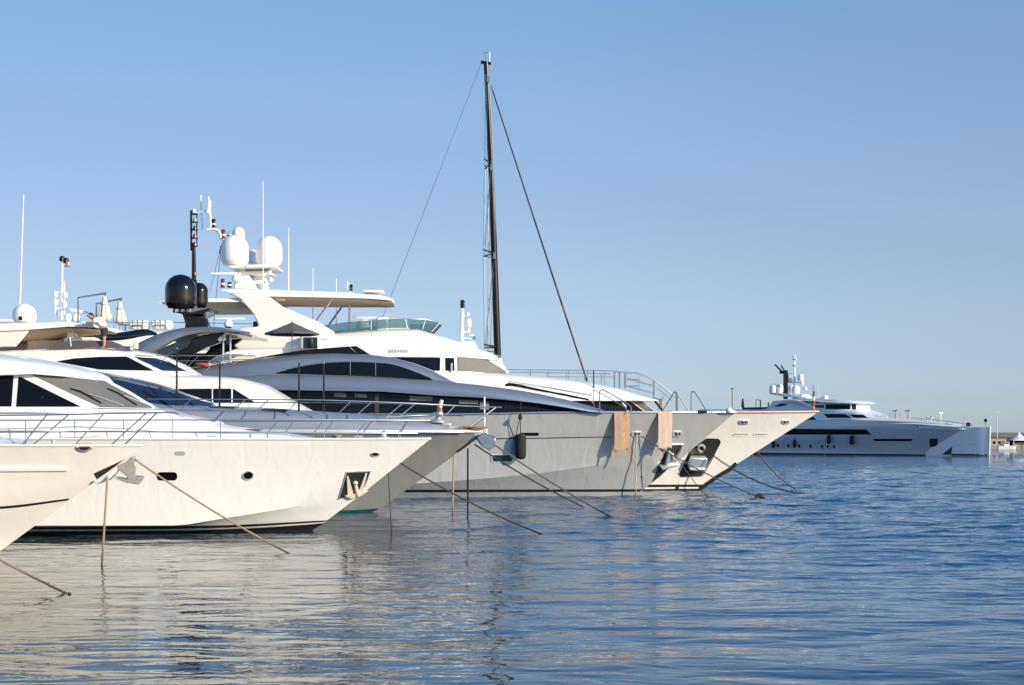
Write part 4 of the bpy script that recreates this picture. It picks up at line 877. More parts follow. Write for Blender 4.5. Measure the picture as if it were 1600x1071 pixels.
def lamp(fr, x, y0, y1, off, parent, m='red_lamp'):
    b = fr.w(x, y1, off); hh = (y1-y0)*b.y/FPX
    o = part('mast_lamp', MB().lathe(b, [(.1, 0), (.15, .03), (.15, .07), (.10, .1), (.11, hh*.8), (.15, hh*.85), (.08, hh), (.02, hh*1.02)], 10), M[m], parent)
    part('lamp_band', MB().lathe(b+Vector((0, 0, hh*.35)), [(.125, 0), (.125, .08)], 10), M['dome'], o)
br = part('light_bracket', MB().tube(catmull([frE.w(x, y, -.2) for x, y in ((354, 377), (345, 372), (345, 367), (340, 361), (334, 358), (324, 359.5))], 4), .1).tube([frE.w(330, 359, -.2), frE.w(325.5, 308, -.2)], .10, 8, .05).tube([frE.w(325, 334, -.25), frE.w(327, 314, -.25)], .16, 8, .12).tube([frE.w(316.5, 360, .2), frE.w(313.5, 306, .2)], .045).tube([frE.w(328, 328, -.2), frE.w(306, 333, -.2)], .03), M['white'], E)
lamp(frE, 333.7, 342.5, 356.5, -.2, br, 'satin_black'); lamp(frE, 349, 359, 374, -.2, br); lamp(frE, 358.5, 365, 370, 0, br, 'satin_black')
lamp(frE, 348, 436, 450, -2.5, hto); lamp(frE, 358.8, 441, 450, -2.5, hto, 'satin_black')
for x, y0, y1, o in ((411, 509, 283, -2.4), (451, 453, 356, -1.5), (489, 505, 419, 2.2), (525.5, 508, 436, 2.2)): whip(E, frE, x, y0, x, y1, o, .035)
fp = part('signal_halyard_pole', MB().tube([frE.w(545.5, 515, .5), frE.w(547, 444, .5)], .06), M['white'], E)
for y in (446, 449, 453): part('halyard_lamp', MB().box(frE.w(549, y, .45), (.14, .14, .12)), M['satin_black'], fp)
part('pole_crosstree', MB().tube([frE.w(542.5, 440, .5), frE.w(542.5, 453, .5)], .03).tube([frE.w(542, 444, .5), frE.w(551, 444, .5)], .03), M['white'], fp)
part('courtesy_pennant', prism(frE, [(344, 384), (346, 386), (344, 396), (342, 397)], -.6, -.56), M['flag_red'], E)
part('signal_halyard', MB().tube([frE.w(346, 384, -.6), frE.w(336, 480, -.6), frE.w(334, 510, -.6)], .015).tube([frE.w(343, 396, -.6), frE.w(328, 455, -.6)], .012), M['rope_dark'], E)
# forward navigation mast
mf = MB().tube([frE.w(721.5, 533, 0), frE.w(722.5, 482, 0)], .14, 10, .10).tube([frE.w(732.5, 520, 0), frE.w(732.5, 498, 0)], .07).tube([frE.w(722, 520, 0), frE.w(735, 518, 0)], .05).tube([frE.w(722, 494, 0), frE.w(733, 494, 0)], .05)
mf.tube([frE.w(733, 524, .2), frE.w(741, 524, .2)], .05).tube([frE.w(722, 528, .2), frE.w(741, 530, .2)], .04)
fm = part('navigation_mast', mf, M['white'], E)
part('mast_base', prism(frE, [(716, 534), (740, 532.5), (747, 544), (712, 536)], -.7, .7), M['white'], fm, bevel=.08)
part('mast_lamp', MB().lathe(frE.w(722.6, 482, 0), [(.1, 0), (.13, .02), (.12, .35), (.16, .4), (.05, .5)], 10), M['satin_black'], fm)
part('mast_camera', MB().lathe(frE.w(730.5, 494, 0), [(.05, 0), (.14, .04), (.14, .18), (.04, .24)], 10), M['dome'], fm)
part('mast_camera', MB().box(frE.w(733, 505, -.1), (.24, .2, .5)), M['dome'], fm, bevel=.04)
part('horn_trumpet', MB().lathe(frE.w(741, 531, .2), [(.05, 0), (.12, .06), (.05, .2)], 10), M['rail'], fm)
part('deck_stair', prism(frE, [(781, 560), (788, 573), (796, 582), (786, 583), (778, 572)], 1.0, 2.4), M['cream'], E, bevel=.04)
# sun deck rail and crew stair rails ahead of it
make_rail(E, frE, 'foredeck_rail', [[(790, 578, -1.6), (930, 579.5, -1.8), (960, 580.5, -1.8)]], .024, [[(x, 579, -1.7), (x, 592+max(0, (x-860))*.12, -1.7)] for x in (829, 857, 888, 918, 945)])
make_rail(E, frE, 'foredeck_rail', [[(857, 589, 1.0), (960, 589.5, 1.0)]], .02, [[(902, 589.5, 1.0), (902, 597, 1.0)], [(940, 589.5, 1.0), (940, 599, 1.0)]], both=False)
g1 = [[(960, 581, -1.2), (998, 585, -1.0), (1024, 596, -.9), (1052, 618, -.8)], [(981, 592, -1.0), (1021, 604, -.9)], [(981, 604, -1.0), (1020, 615, -.9)]]
make_rail(E, frE, 'stair_rail', g1, .05, [[(976.5, 583.5, -1.1), (976.5, 607, -1.1)], [(1021.5, 595, -.9), (1021.5, 624, -.9)], [(960, 581, -1.2), (960, 606, -1.2)], [(968, 582, -1.2), (968, 607, -1.2)]], .05, both=False)
g2 = [[(978, 584.5, 1.0), (998, 584.5, 1.0), (998, 608, 1.0)], [(978, 593.5, 1.0), (998, 593.5, 1.0)], [(978, 603.5, 1.0), (998, 603.5, 1.0)], [(1024, 596, 1.0), (1056, 622, 1.0)], [(1026, 606, 1.0), (1050, 626, 1.0)]]
make_rail(E, frE, 'stair_rail', g2, .03, [[(978, 584.5, 1.0), (978, 606, 1.0)], [(1036, 619, 1.0), (1036, 640, 1.0)]], both=False)
part('deck_crane_arm', MB().tube([frE.w(1023, 627, -.4), frE.w(1036, 643, -.4)], .07), M['satin_black'], E)
part('foredeck_pole', MB().tube([frE.w(927.5, 580, -2.5), frE.w(927.8, 628, -2.5)], .035), M['satin_black'], E)
part('anchor_winch', MB().lathe(frE.w(1034, 640, 0), [(.2, 0), (.25, .3), (.12, .4), (.2, .6), (.05, .65)], 12), M['galv'], E)
sf = part('bow_flagstaff', MB().tube([frE.w(1271.5, 645, 0), frE.w(1271, 602, 0)], .06, 7, .04), M['galv'], E)
for y0, y1, m in ((612, 621, 'flag_green'), (620, 627, 'flag_white'), (626, 634, 'flag_red'), (633.5, 642, 'teak')):
    part('furled_flag', MB().tube(catmull([frE.w(1271.2+.6*math.sin(y), y, -.05) for y in (y0, (y0+y1)/2, y1)], 3), .07, 8, .10 if m == 'flag_red' else .07), M[m], sf)

# ================================================================== 7. sailing yacht behind
frS = Frame((-1.5, 100, 0))
S = thing('sailing_yacht', frS.o, 'tall black masted sailing yacht moored behind the white yacht', 'yacht')
mbS, rS = build_hull(frS, [dict(pts=[(500, 715), (965, 709)], B=2.4, L=12, n=2.2), dict(pts=[(510, 760), (950, 760)], B=1.9, L=11, n=1.8, z=0), dict(pts=[(520, 780), (930, 780)], B=1.3, L=10, n=1.6, z=-.6)])
part('hull', mbS, M['black'], S, angle=24)
part('coachroof', body(frS, [(640, 645, 698, 712, 1.5, 1.2, .2, .4), (760, 755, 697, 712, 1.5, 1.2, .2, .4), (860, 850, 705, 711, .9, .7, .1, .3)]), M['white'], S)
mst = part('mast', MB().tube([frS.w(782.5, 712, 0), frS.w(777.5, 555, 0), frS.w(771.5, 380, 0), frS.w(766.5, 245, 0), frS.w(759.5, 97, 0)], .26, 12, .16), M['satin_black'], S)
part('mast_track', MB().tube([frS.w(780.5, 620, -.12), frS.w(775.6, 400, -.1), frS.w(768.4, 200, -.09), frS.w(762.2, 100, -.08)], .035, 6, .03).mirrored(frS), M['galv'], mst)
part('masthead_crane', MB().tube([frS.w(751.5, 97.5, 0), frS.w(767, 99.5, 0)], .11), M['satin_black'], mst)
part('wind_vane', MB().tube([frS.w(759.5, 97, 0), frS.w(758.6, 86, 0)], .02).tube([frS.w(755, 84.5, 0), frS.w(762, 81.5, 0)], .025), M['rail'], mst)
part('antenna', MB().tube([frS.w(764.8, 97, 0), frS.w(764.8, 82, 0)], .04), M['white'], mst)
for xs, ys, xm, ym in ((757, 249, 767, 255), (755, 390.5, 772.5, 396), (756.5, 538.5, 777.5, 543)):
    t = frS.w(xs, ys, -1.7)
    for s in (0, 1):
        q = frS.mirror(t) if s else t
        so = part('spreader', MB().tube([frS.w(xm, ym, 0), q], .07, 6, .05), M['satin_black'], mst)
    part('spreader_strut', MB().tube([frS.w(xm, ym+8, 0), t+Vector((0, 0, -.4))], .03), M['satin_black'], mst)
for x, y in ((773, 400), (768, 262), (762.5, 124)): part('mast_fitting', MB().box(frS.w(x, y, -.2), (.16, .16, .4)), M['rail'], mst)
sh = MB()
for pts in ([(759, 105, 0), (757, 249, -1.7), (755, 390.5, -1.7), (756.5, 538.5, -1.7), (757, 705, -2.2)], [(760.5, 115, 0), (761, 249, -1.0), (763, 395, -.9), (762, 540, -.9), (770, 705, -2.0)],
            [(767, 255, 0), (756, 390.5, -1.7)], [(772.5, 396, 0), (757.5, 538.5, -1.7)], [(766, 249, 0), (764, 396, -1.0)], [(772, 396, 0), (766, 540, -.9)]):
    P_ = [frS.w(*p) for p in pts]
    for a, b in zip(P_, P_[1:]): sh.tube([a, b], .016, 5)
sh.mirrored(frS); part('shrouds', sh, M['rail'], S)
fst = [frS.w(767, 134, 0), frS.w(769.5, 141, 0)]
part('forestay', MB().tube([frS.w(767, 134, 0), frS.w(955, 709, 0)], .03, 7), M['rope_dark'], S)
part('furled_sail', MB().tube([frS.w(770, 143, 0), frS.w(870, 452, 0), frS.w(949, 692, 0)], .04, 8, .065), M['rope_dark'], S)
for y0, y1 in ((447, 470), (478, 497), (516, 546), (556, 585)):
    f_ = lambda y, k: 770+(y-143)*(100/309)+k
    part('sail_cover_edge', MB().tube([frS.w(f_(y0, .2), y0, -.075), frS.w(f_(y1, .9), y1, -.08)], .045, 5), M['rope_red'], S)
part('backstay', MB().tube([frS.w(752, 99, 0), frS.w(514, 713, 0)], .02, 5), M['rail'], S)

# ================================================================== 8. white yacht at the back left (only its top deck shows)
frG = Frame((-42, 112, 0))
G = thing('motor_yacht', frG.o, 'white yacht at the back left, only its crowded top deck showing', 'yacht', 'yachts moored side by side along the quay')
mbG, rG = build_hull(frG, [dict(pts=[(-420, 640), (560, 640)], B=4.8, L=24, n=2.2), dict(pts=[(-420, 752), (480, 752)], B=4.2, L=22, n=1.7, z=0), dict(pts=[(-420, 765), (470, 765)], B=3.6, L=22, n=1.7, z=-.6)])
part('hull', mbG, M['white_hull'], G, angle=24)
part('superstructure', body(frG, [(-420, -420, 545, 645, 4.4, 4.2, .2, .5), (150, 150, 545, 645, 4.4, 4.2, .2, .5), (300, 280, 560, 645, 4.0, 3.6, .2, .5), (400, 380, 600, 645, 2.5, 2.0, .2, .5)]), M['white'], G)
part('top_deck', body(frG, [(-420, -420, 517, 546, 4.2, 4.1, .15, .3), (200, 200, 517, 546, 4.2, 4.1, .15, .3), (262, 258, 519, 546, 3.8, 3.6, .15, .3), (280, 276, 528, 546, 3.2, 3.0, .1, .3)]), M['white'], G)
part('wing_roof', body(frG, [(-200, -200, 497, 503, 3.8, 3.6, .15, .3), (0, 0, 497.5, 503, 3.8, 3.6, .15, .3), (30, 26, 500, 503, 3.4, 3.2, .05, .3)]), M['cream'], G)
part('side_wing', body(frG, [(100, 100, 511, 517, 4.3, 4.25, .1, .3), (170, 170, 512.5, 517, 4.2, 4.1, .1, .3), (188, 187, 515, 517, 3.6, 3.5, .03, .2)]), M['white'], G)
lm = MB()
for pts in ([(96, 500), (97.5, 403)], [(86.5, 500), (86.5, 455)], [(100.5, 500), (100, 440)]): lm.tube([frG.w(*p, -1) for p in pts], .07)
for y in (457, 470, 482, 492): lm.tube([frG.w(86, y, -1), frG.w(101, y-1, -1)], .05)
lm.tube([frG.w(93, 404, -1), frG.w(107, 406, -1)], .05).tube([frG.w(96, 418, -1), frG.w(107, 416, -1)], .05)
lo_ = part('signal_mast', lm, M['white'], G)
for x, y, m in ((97, 409, 'satin_black'), (103.5, 412, 'satin_black'), (106, 417, 'galv')): part('mast_lamp', MB().lathe(frG.w(x, y, -1), [(.1, 0), (.2, .05), (.2, .3), (.08, .4)], 10), M[m], lo_)
for x, y in ((87, 460), (87, 473), (88, 486), (102, 462), (101, 476)): part('mast_equipment', MB().box(frG.w(x, y, -1), (.3, .25, .42)), M['dome'], lo_, bevel=.06)
rg = part('open_array_radar', px_dome(frG, 112, 126, 490, 503, -1.2), M['dome'], G); part('radar_bar', prism(frG, [(107, 482.5), (111, 481.5), (138, 487.5), (138, 490.5), (110, 488)], -1.3, -1.1), M['dome'], rg, bevel=.05)
part('small_radome', px_dome(frG, 103, 109.5, 491, 504, -.8), M['dome'], G)
make_rail(G, frG, 'top_deck_rail', [[(140, 503.5, -3.6), (250, 505, -3.4)]], .03, [[(x, 504, -3.6), (x, 518, -3.6)] for x in (178, 187, 192, 202)], both=False)
part('deck_table', MB().box(frG.w(196, 508, -2.6), (.9, .6, .08)).tube([frG.w(196, 508, -2.6), frG.w(196, 518, -2.6)], .06), M['rail'], G)
# ================================================================== 9. long yacht at anchor across the basin, angled towards the camera
frY = Frame((90.2, 290, 0), math.radians(45))
Y = thing('superyacht', frY.o, 'long white superyacht across the basin with upright bow, shaded side and stacked radomes', 'yacht')
def hullY():
    lv = [dict(pts=[(1090, 655.5), (1360, 657), (1429, 659.7), (1480, 663), (1528, 670.5)], B=5.6, L=30, n=2.2),
          dict(pts=[(1090, 667), (1360, 668), (1480, 672), (1527, 674.5)], B=5.75, L=30, n=2.0),
          dict(pts=[(1090, 690), (1360, 690), (1487, 697)], B=5.3, L=26, n=1.7, flare=.2),
          dict(pts=[(1090, 708), (1466, 712)], B=4.8, L=24, n=1.6, z=0), dict(pts=[(1090, 714), (1455, 720)], B=4.2, L=24, n=1.6, z=-.9)]
    return build_hull(frY, lv, N=40)
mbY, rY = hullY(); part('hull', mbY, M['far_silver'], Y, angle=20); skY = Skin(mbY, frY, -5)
bow = MB(); rows = []
for px, w in ((1400, .8), (1460, .95), (1500, 1.0), (1528, .75), (1542, .25), (1546.5, .06)):
    w *= 1.0
    a = frY.w(px, 668, 0); b = frY.w(px-1.0, 713, 0); b.z = -.6
    rows.append([a-frY.n*w*1.1, b-frY.n*w*.8, b+frY.n*w*.8, a+frY.n*w*1.1])
bow.grid(rows, True, True, True); bw = part('plumb_bow', bow, M['far_white'], Y); skYb = Skin(bow, frY, -1)  # bow painted whiter than the hull to stand for sun on it
part('bow_boot_stripe', skYb.strip([(1488, 709.3), (1542, 709.8)], [(1486, 712.2), (1542, 712.6)], 10, 1, .02), M['antifoul'], bw)
part('stem_strip', MB().tube([frY.w(1547, 666.5, 0), frY.w(1545.8, 712, 0)], .16), M['white'], bw)
part('bow_seam', skYb.strip([(1490, 696), (1543, 693)], [(1490, 696.6), (1543, 693.6)], 8, 1, .02), M['grey_vent'], bw)
lip = [q-frY.n*.12 for q in rY[2][-16:]]
part('sunlit_lip_tube', MB().tube(lip, .28, 8), M['far_white'], Y)  # white tube added so the lip edge looks sunlit
part('bow_shade_wedge', skYb.patch([(1488, 698), (1472, 710.5), (1486.5, 711)], .3, .05, rings=2, step=3), M['dark_void'], bw)  # dark patch painted for the shade between flare and bow
part('boot_stripe', skY.strip([(1095, 706.3), (1300, 708.8), (1468, 710.6)], [(1095, 712), (1300, 714), (1466, 715)], 30, 2, .03), M['antifoul'], Y)
part('window_band', skY.strip([(1180, 669.5), (1241, 670.4), (1353, 671.2)], [(1180, 679.6), (1226, 679.4), (1361.5, 679.3)], 24, 3, .03, .05, smooth=False), M['glass'], Y)
part('hull_window_slot', skY.strip([(1363.5, 686), (1426, 686)], [(1367, 689.6), (1424, 689.6)], 12, 1, .03), M['glass'], Y)
part('hull_seam', skY.strip([(1250, 690.8), (1360, 692)], [(1250, 691.3), (1360, 692.5)], 12, 1, .03), M['grey_vent'], Y)
part('shell_door', skY.patch([(1452, 685.5), (1465, 685.7), (1465, 698.3), (1453, 698.3)], .4, .03), M['dark_void'], Y)
for x, y in ((1215.5, 696.3), (1231.7, 696.8), (1249, 697.2), (1266.4, 697.6), (1284.5, 698), (1293.3, 698), (1303, 698.3)):
    part('porthole', skY.patch([(x-1.6, y-2.6), (x+1.1, y-2.6), (x+1.6, y+2.6), (x-.9, y+2.6)], 1, .03, rings=2, step=3), M['glass'], Y)
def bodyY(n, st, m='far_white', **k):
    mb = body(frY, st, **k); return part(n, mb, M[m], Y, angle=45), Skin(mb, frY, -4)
_, skY1 = bodyY('main_superstructure', [(1090, 1090, 640, 668, 5.2, 4.8, .8, 1.5), (1180, 1180, 640, 668, 5.2, 4.8, .8, 1.5), (1210, 1207, 637, 668, 5.2, 4.6, .8, 1.5), (1270, 1270, 637.5, 668, 5.2, 4.6, .8, 1.5), (1330, 1330, 640, 664, 5.2, 4.4, .8, 1.5), (1352, 1348, 645, 662, 5.1, 4.0, .8, 1.5), (1366, 1360, 652, 662, 4.9, 3.8, .4, 1.2), (1430, 1424, 656.5, 663, 4.2, 3.0, .3, 1.0), (1500, 1490, 662.5, 668, 2.6, 1.5, .2, .6)])
part('window', skY1.strip([(1287, 647), (1322, 647.3)], [(1293, 653.2), (1331, 653.3)], 10, 3, .03), M['glass'], Y)
part('window', skY1.strip([(1326, 648), (1349, 648.5)], [(1334, 652.6), (1356, 653.3)], 10, 3, .03), M['glass'], Y)
part('window', skY1.patch([(1257, 657.5), (1271, 651.5), (1277, 657.5)], .3, .03), M['glass'], Y)
part('window', skY1.strip([(1257, 659), (1276, 659)], [(1257, 660.2), (1277, 660.2)], 5, 1, .03), M['glass'], Y)
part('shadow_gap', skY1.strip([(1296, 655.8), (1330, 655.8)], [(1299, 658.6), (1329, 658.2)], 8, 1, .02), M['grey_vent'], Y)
_, skY2 = bodyY('bridge_deck', [(1200, 1212, 628, 641, 4.2, 3.8, .6, 1.2), (1250, 1250, 628, 641, 4.2, 3.8, .6, 1.2), (1312, 1312, 630.5, 642, 4.2, 3.8, .1, .4), (1330, 1330, 631, 642, 3.6, 3.4, .1, .4), (1340, 1339, 631, 642, 2.4, 2.3, .1, .4)])
part('bridge_window', skY2.strip([(1290, 632), (1338, 632)], [(1290, 639.5), (1338, 640)], 14, 2, .03), M['glass'], Y)
part('terrace_opening', skY2.strip([(1262, 634), (1288, 633)], [(1270, 637), (1288, 638)], 8, 2, .03), M['dark_void'], Y)
bodyY('bridge_roof', [(1240, 1246, 622.5, 626, 4.4, 4.2, .3, .6), (1300, 1300, 624, 629, 4.6, 4.3, .3, .6), (1329, 1329, 626, 630.5, 4.2, 3.8, .3, .6), (1344, 1343, 628.5, 631, 3.0, 2.6, .1, .4)])
_, skY3 = bodyY('aft_deckhouse', [(1196, 1207, 626, 642, 4.4, 3.8, .3, .6), (1236, 1236, 623.5, 642, 4.4, 3.6, .3, .6), (1250, 1246, 625.5, 642, 4.4, 3.6, .3, .6), (1275, 1270, 637, 642, 4.4, 4.0, .1, .4)])
part('window', skY3.patch([(1205, 636.5), (1214, 630.3), (1232, 632.5), (1222, 635)], .3, .03), M['glass'], Y)
part('hump_arch', MB().tube(catmull([frY.w(x, y, -4.3) for x, y in ((1203, 638), (1216, 630), (1238, 626.5), (1255, 630), (1272, 638))], 4), .35), M['far_white'], Y)
part('dome_platform', prism(frY, [(1200, 613.5), (1212, 614), (1240, 617), (1253, 619.5), (1250, 622), (1225, 620), (1204, 616.5)], -2.6, 2.6), M['far_white'], Y, bevel=.15)
part('platform_pylon', prism(frY, [(1240, 616), (1252, 616), (1262, 624), (1236, 626)], -1.4, 1.4), M['far_white'], Y, bevel=.15)
for x0, x1, y0, y1, o in ((1202, 1215, 600, 614.5, -1.6), (1211, 1225, 600.3, 614.8, .6), (1231, 1243, 601, 616.5, 1.6), (1237, 1250, 602, 617, -.6), (1229.5, 1239, 583.5, 598, 0), (1246.5, 1256, 584.5, 596, 0)):
    part('radome', px_dome(frY, x0, x1, y0, y1, o), M['dome'], Y)
cm = part('crane_mast', MB().box((frY.w(1227.3, 601.5, -1)), (.85, .85, 6.0)).tube([frY.w(1224, 583, -1), frY.w(1211, 570, -1)], .18).tube([frY.w(1226, 580, -1), frY.w(1220.5, 571.5, -1)], .14).box(frY.w(1221.5, 582, -1), (.9, .7, .6)), M['satin_black'], Y)
nm = MB().tube([frY.w(1241.5, 612, 0), frY.w(1241.5, 565, 0), frY.w(1242, 553, 0)], .26, 8, .08)
for y, a, b in ((562, 1238, 1244.5), (571.5, 1237.5, 1245.5), (598, 1232, 1254), (608.5, 1248, 1260)): nm.tube([frY.w(a, y, 0), frY.w(b, y, 0)], .12)
nm.tube([frY.w(1239.5, 562, 0), frY.w(1239.2, 556, 0)], .07)
nmo = part('navigation_mast', nm, M['white'], Y)
part('satellite_dish', MB().lathe(frY.w(1259, 609.5, 0), [(.5, 0), (.42, .1), (.12, .5), (.03, 1.0)], 10), M['dome'], nmo)
part('small_radome', px_dome(frY, 1251, 1256, 596, 602, 0), M['dome'], Y)
part('roof_radome', px_dome(frY, 1285, 1294, 617.5, 624.5, 0), M['dome'], Y); part('radar_bar', MB().tube([frY.w(1281, 622.5, 0), frY.w(1290, 623, 0)], .14), M['dome'], Y)
whip(Y, frY, 1279, 625, 1279, 600, 0, .05)
# aft terrace with its rail, folded parasol, poles
part('terrace_rail', MB().box(frY.w(1180, 638.5, -3), (6.6, .2, .5), -math.radians(45)), M['satin_black'], Y)
for x, y0 in ((1181.2, 625), (1188, 625.5), (1200.5, 629)): part('terrace_pole', MB().tube([frY.w(x, 640, -3), frY.w(x, y0, -3)], .09 if x < 1185 else .14), M['galv'] if x < 1185 else M['satin_black'], Y)
part('pole_bar', MB().tube([frY.w(1181, 625, -3), frY.w(1188, 625.5, -3)], .08), M['galv'], Y)
part('folded_parasol', MB().lathe(frY.w(1160.5, 637.5, -3), [(.08, 0), (.35, .15), (.25, 1.2), (.12, 2.0), (.02, 2.1)], 10), M['canvas'], Y)
part('folded_parasol', MB().lathe(frY.w(1161, 638, -2), [(.04, 0), (.04, 2.1)], 6), M['canvas'], Y)
# foredeck clutter
for x, h in ((1353, 6), (1364, 7), (1369.5, 7), (1376, 6), (1380, 7), (1389.5, 8), (1395.5, 9), (1405.5, 9)):
    part('foredeck_pole', MB().tube([frY.w(x, 657.5, -1.5), frY.w(x, 657.5-h*1.4, -1.5)], .06), M['rail'], Y)
for x, y0, y1 in ((1401, 641, 656), (1420.5, 641, 657)):
    part('deck_crane', MB().tube([frY.w(x, y1, 0), frY.w(x-1, y0, 0)], .3, 7, .15).tube([frY.w(x-6, y0+2, 0), frY.w(x+2, y0, 0)], .12), M['galv'], Y)
for x in (1386, 1449, 1455): part('deck_light', MB().lathe(frY.w(x, 659.5, -.5), [(.1, 0), (.1, .7), (.35, .75), (.3, 1.0), (.02, 1.1)], 8), M['dome'], Y)
lp = part('bow_light_pole', MB().tube([frY.w(1470, 663, -.5), frY.w(1470, 646, -.5)], .09).box(frY.w(1470, 645.5, -.5), (.8, .6, .3)), M['white'], Y)
rw = MB(); 
up = [(1424, 653.3), (1450, 655), (1480, 658.5), (1520, 664.5)]
rw.tube([frY.w(x, y, -1.5) for x, y in up], .05)
for i in range(13):
    x = lerp(1424, 1520, i/12); y = smooth_interp(up, x); rw.tube([frY.w(x, y, -1.5), frY.w(x, y+5.5, -1.5)], .04)
part('bow_rail', rw, M['rail'], Y)
part('bow_winch', MB().lathe(frY.w(1513, 667, -.5), [(.3, 0), (.45, .2), (.4, .7), (.1, .8)], 10), M['satin_black'], Y)
part('bow_horn_pole', MB().tube([frY.w(1540, 667, 0), frY.w(1540, 659, 0)], .05).lathe(frY.w(1540, 660, 0), [(.1, 0), (.3, .1), (.32, .5), (.05, .7)], 10), M['satin_black'], Y)
for x, y0, y1, w in ((1209.7, 689, 700, 5), (1243, 687, 700, 5.5), (1297, 680, 694, 7), (1333.2, 681, 695.5, 8)):
    l, n = skY.hit(x, (y0+y1)/2); sc = l.y/FPX; c = l+n*(w*sc*.55); c.z = EYE-(y1-HY)*sc; hh = (y1-y0)*sc; r = w*sc/2
    f = part('hull_fender', MB().lathe(c, [(.1, 0), (r*.8, .12), (r, .4), (r, hh-.4), (r*.8, hh-.12), (.1, hh)], 12), M['fender'])
    tag(f, {1209.7: 'small black fender on the far superyacht, nearest the white bow in front', 1243: 'small black fender low on the far superyacht, second from the white bow', 1297: 'black fender hanging at the middle of the far superyacht window band', 1333.2: 'large black fender below the forward end of the far superyacht window band'}[x], 'fender', 'fenders on the far superyacht')
    part('fender_line', MB().tube([c+Vector((0, 0, hh)), l+n*.1+Vector((0, 0, hh*.5+1.6))], .05), M['rope_dark'], f)

# ================================================================== things carried by the yachts
def open_parasol(fr, px, py0, py1, pyb, half, off):
    top = fr.w(px, py0, off); sc = top.y/FPX; R = half*sc; h = (py1-py0)*sc; b = fr.w(px, pyb, off)
    t = thing('parasol', b, 'open charcoal grey parasol standing on the silver yacht sundeck', 'parasol')
    c = MB(); n = 8; a0 = math.radians(11); rows = []
    for r, z in ((.02, 0), (.5, -.48), (1, -.9)): rows.append([top+Vector((R*r*math.cos(a0+2*math.pi*k/n), R*r*math.sin(a0+2*math.pi*k/n), h*z)) for k in range(n)])
    rows.append([p+Vector((0, 0, -h*.14)) for p in rows[-1]])
    inner = [[p+Vector((0, 0, -.03)) for p in r] for r in rows[:3]]
    c.grid(rows, True); c.grid(inner[::-1], True)
    part('canopy', c, M['canvas'], t, angle=10)
    part('pole', MB().tube([b, top+Vector((0, 0, .08))], .03), M['rail'], t)
    for k in range(n):
        a = a0+2*math.pi*k/n; part('rib', MB().tube([top+Vector((0, 0, -.08)), top+Vector((R*.97*math.cos(a), R*.97*math.sin(a), -h*.9-.03))], .014, 5), M['rail'], t)
open_parasol(frD, 456.5, 504, 523, 556, 42.5, -1.2)
def hung_parasol(fr, x, y0, y1, w, mast, arm, off, label):
    b = fr.w(mast[0], mast[2], off); t = thing('cantilever_parasol', b, label, 'parasol', 'closed cream parasols on the back yacht')
    part('frame', MB().tube([b, fr.w(mast[0], mast[1], off), fr.w(arm[0], arm[1], off)], .07).tube([fr.w(arm[0], arm[1], off), fr.w(x, y0, off)], .04), M['rail'], t)
    c = MB(); c0 = fr.w(x, y1, off); sc = c0.y/FPX; H_ = (y1-y0)*sc; R = w*sc/2; rows = []
    for z, r in ((0, .55), (.03, .8), (.14, 1.0), (.3, .86), (.5, .66), (.7, .46), (.85, .32), (.95, .24), (1, .05)):
        rows.append([c0+Vector((R*r*(1+.16*math.cos(8*a+z*2))*math.cos(a), R*r*(1+.16*math.cos(8*a+z*2))*math.sin(a), H_*z+(.06*math.cos(8*a) if z < .1 else 0))) for a in [2*math.pi*k/48 for k in range(48)]])
    c.grid(rows, True, True, True); part('folded_canopy', c, M['cream_canvas'], t, angle=60)
    part('tie_strap', MB().lathe(c0+Vector((0, 0, H_*.62)), [(R*.6, 0), (R*.58, .1)], 20), M['galv'], t)
hung_parasol(frG, 163.5, 463, 501, 20, (122, 465.5, 512), (166, 458.5), -2.4, 'closed cream parasol hanging highest, just right of the bending man')
hung_parasol(frG, 187.5, 471, 506, 20, (150.5, 475, 512), (191, 467), -1.6, 'closed cream parasol hanging lower, beside the white canisters')
for x0, x1, lab in ((203, 233, 'white deck box left, next to the closed parasols'), (237, 269.5, 'white deck box right, next to the black radome pedestal')):
    a = frG.w(x0, 515.5, -2.6); b = frG.w(x1, 501, -2.6); c = (a+b)/2
    t = part('deck_box', MB().box(c, (b.x-a.x, .9, b.z-a.z)), M['white'], None, bevel=.16); tag(t, lab, 'deck box', 'white deck boxes on the back yacht')
    for k in range(1, 4): part('box_strap', MB().box(Vector((lerp(a.x, b.x, k/4), c.y, c.z)), (.05, .94, b.z-a.z+.04)), M['galv'], t)
    part('cradle', MB().tube([Vector((lerp(a.x, b.x, .2), c.y-.5, a.z)), Vector((lerp(a.x, b.x, .2), c.y-.5, lerp(a.z, b.z, .42))), Vector((lerp(a.x, b.x, .75), c.y-.5, lerp(a.z, b.z, .42))), Vector((lerp(a.x, b.x, .75), c.y-.5, a.z))], .05), M['rail'], t)
# big fender on the silver yacht
l, n = skD.hit(813.5, 698); sc = l.y/FPX; c = l+Vector((0, -.42, 0)); c.z = EYE-(718-HY)*sc; hh = 40*sc; r = 8.6*sc
f = part('fender', MB().lathe(c, [(.04, 0), (r*.7, .03), (r*.96, .14), (r, .3), (r, hh-.3), (r*.96, hh-.14), (r*.7, hh-.03), (.05, hh)], 22), M['fender'])
tag(f, 'big black cylindrical fender hanging on the silver yacht hull', 'fender')
top = frD.w(813, 650, -3.75)
part('fender_rope', MB().tube([c+Vector((0, 0, hh)), top], .022).tube([c+Vector((-.25, 0, hh-.1)), top], .018).lathe(top+Vector((0, -.02, -.1)), [(.04, -.1), (.12, -.02), (.1, .1), (.03, .18)], 8).tube([top, top+Vector((.02, .1, .7))], .02), M['rope_dark'], f)
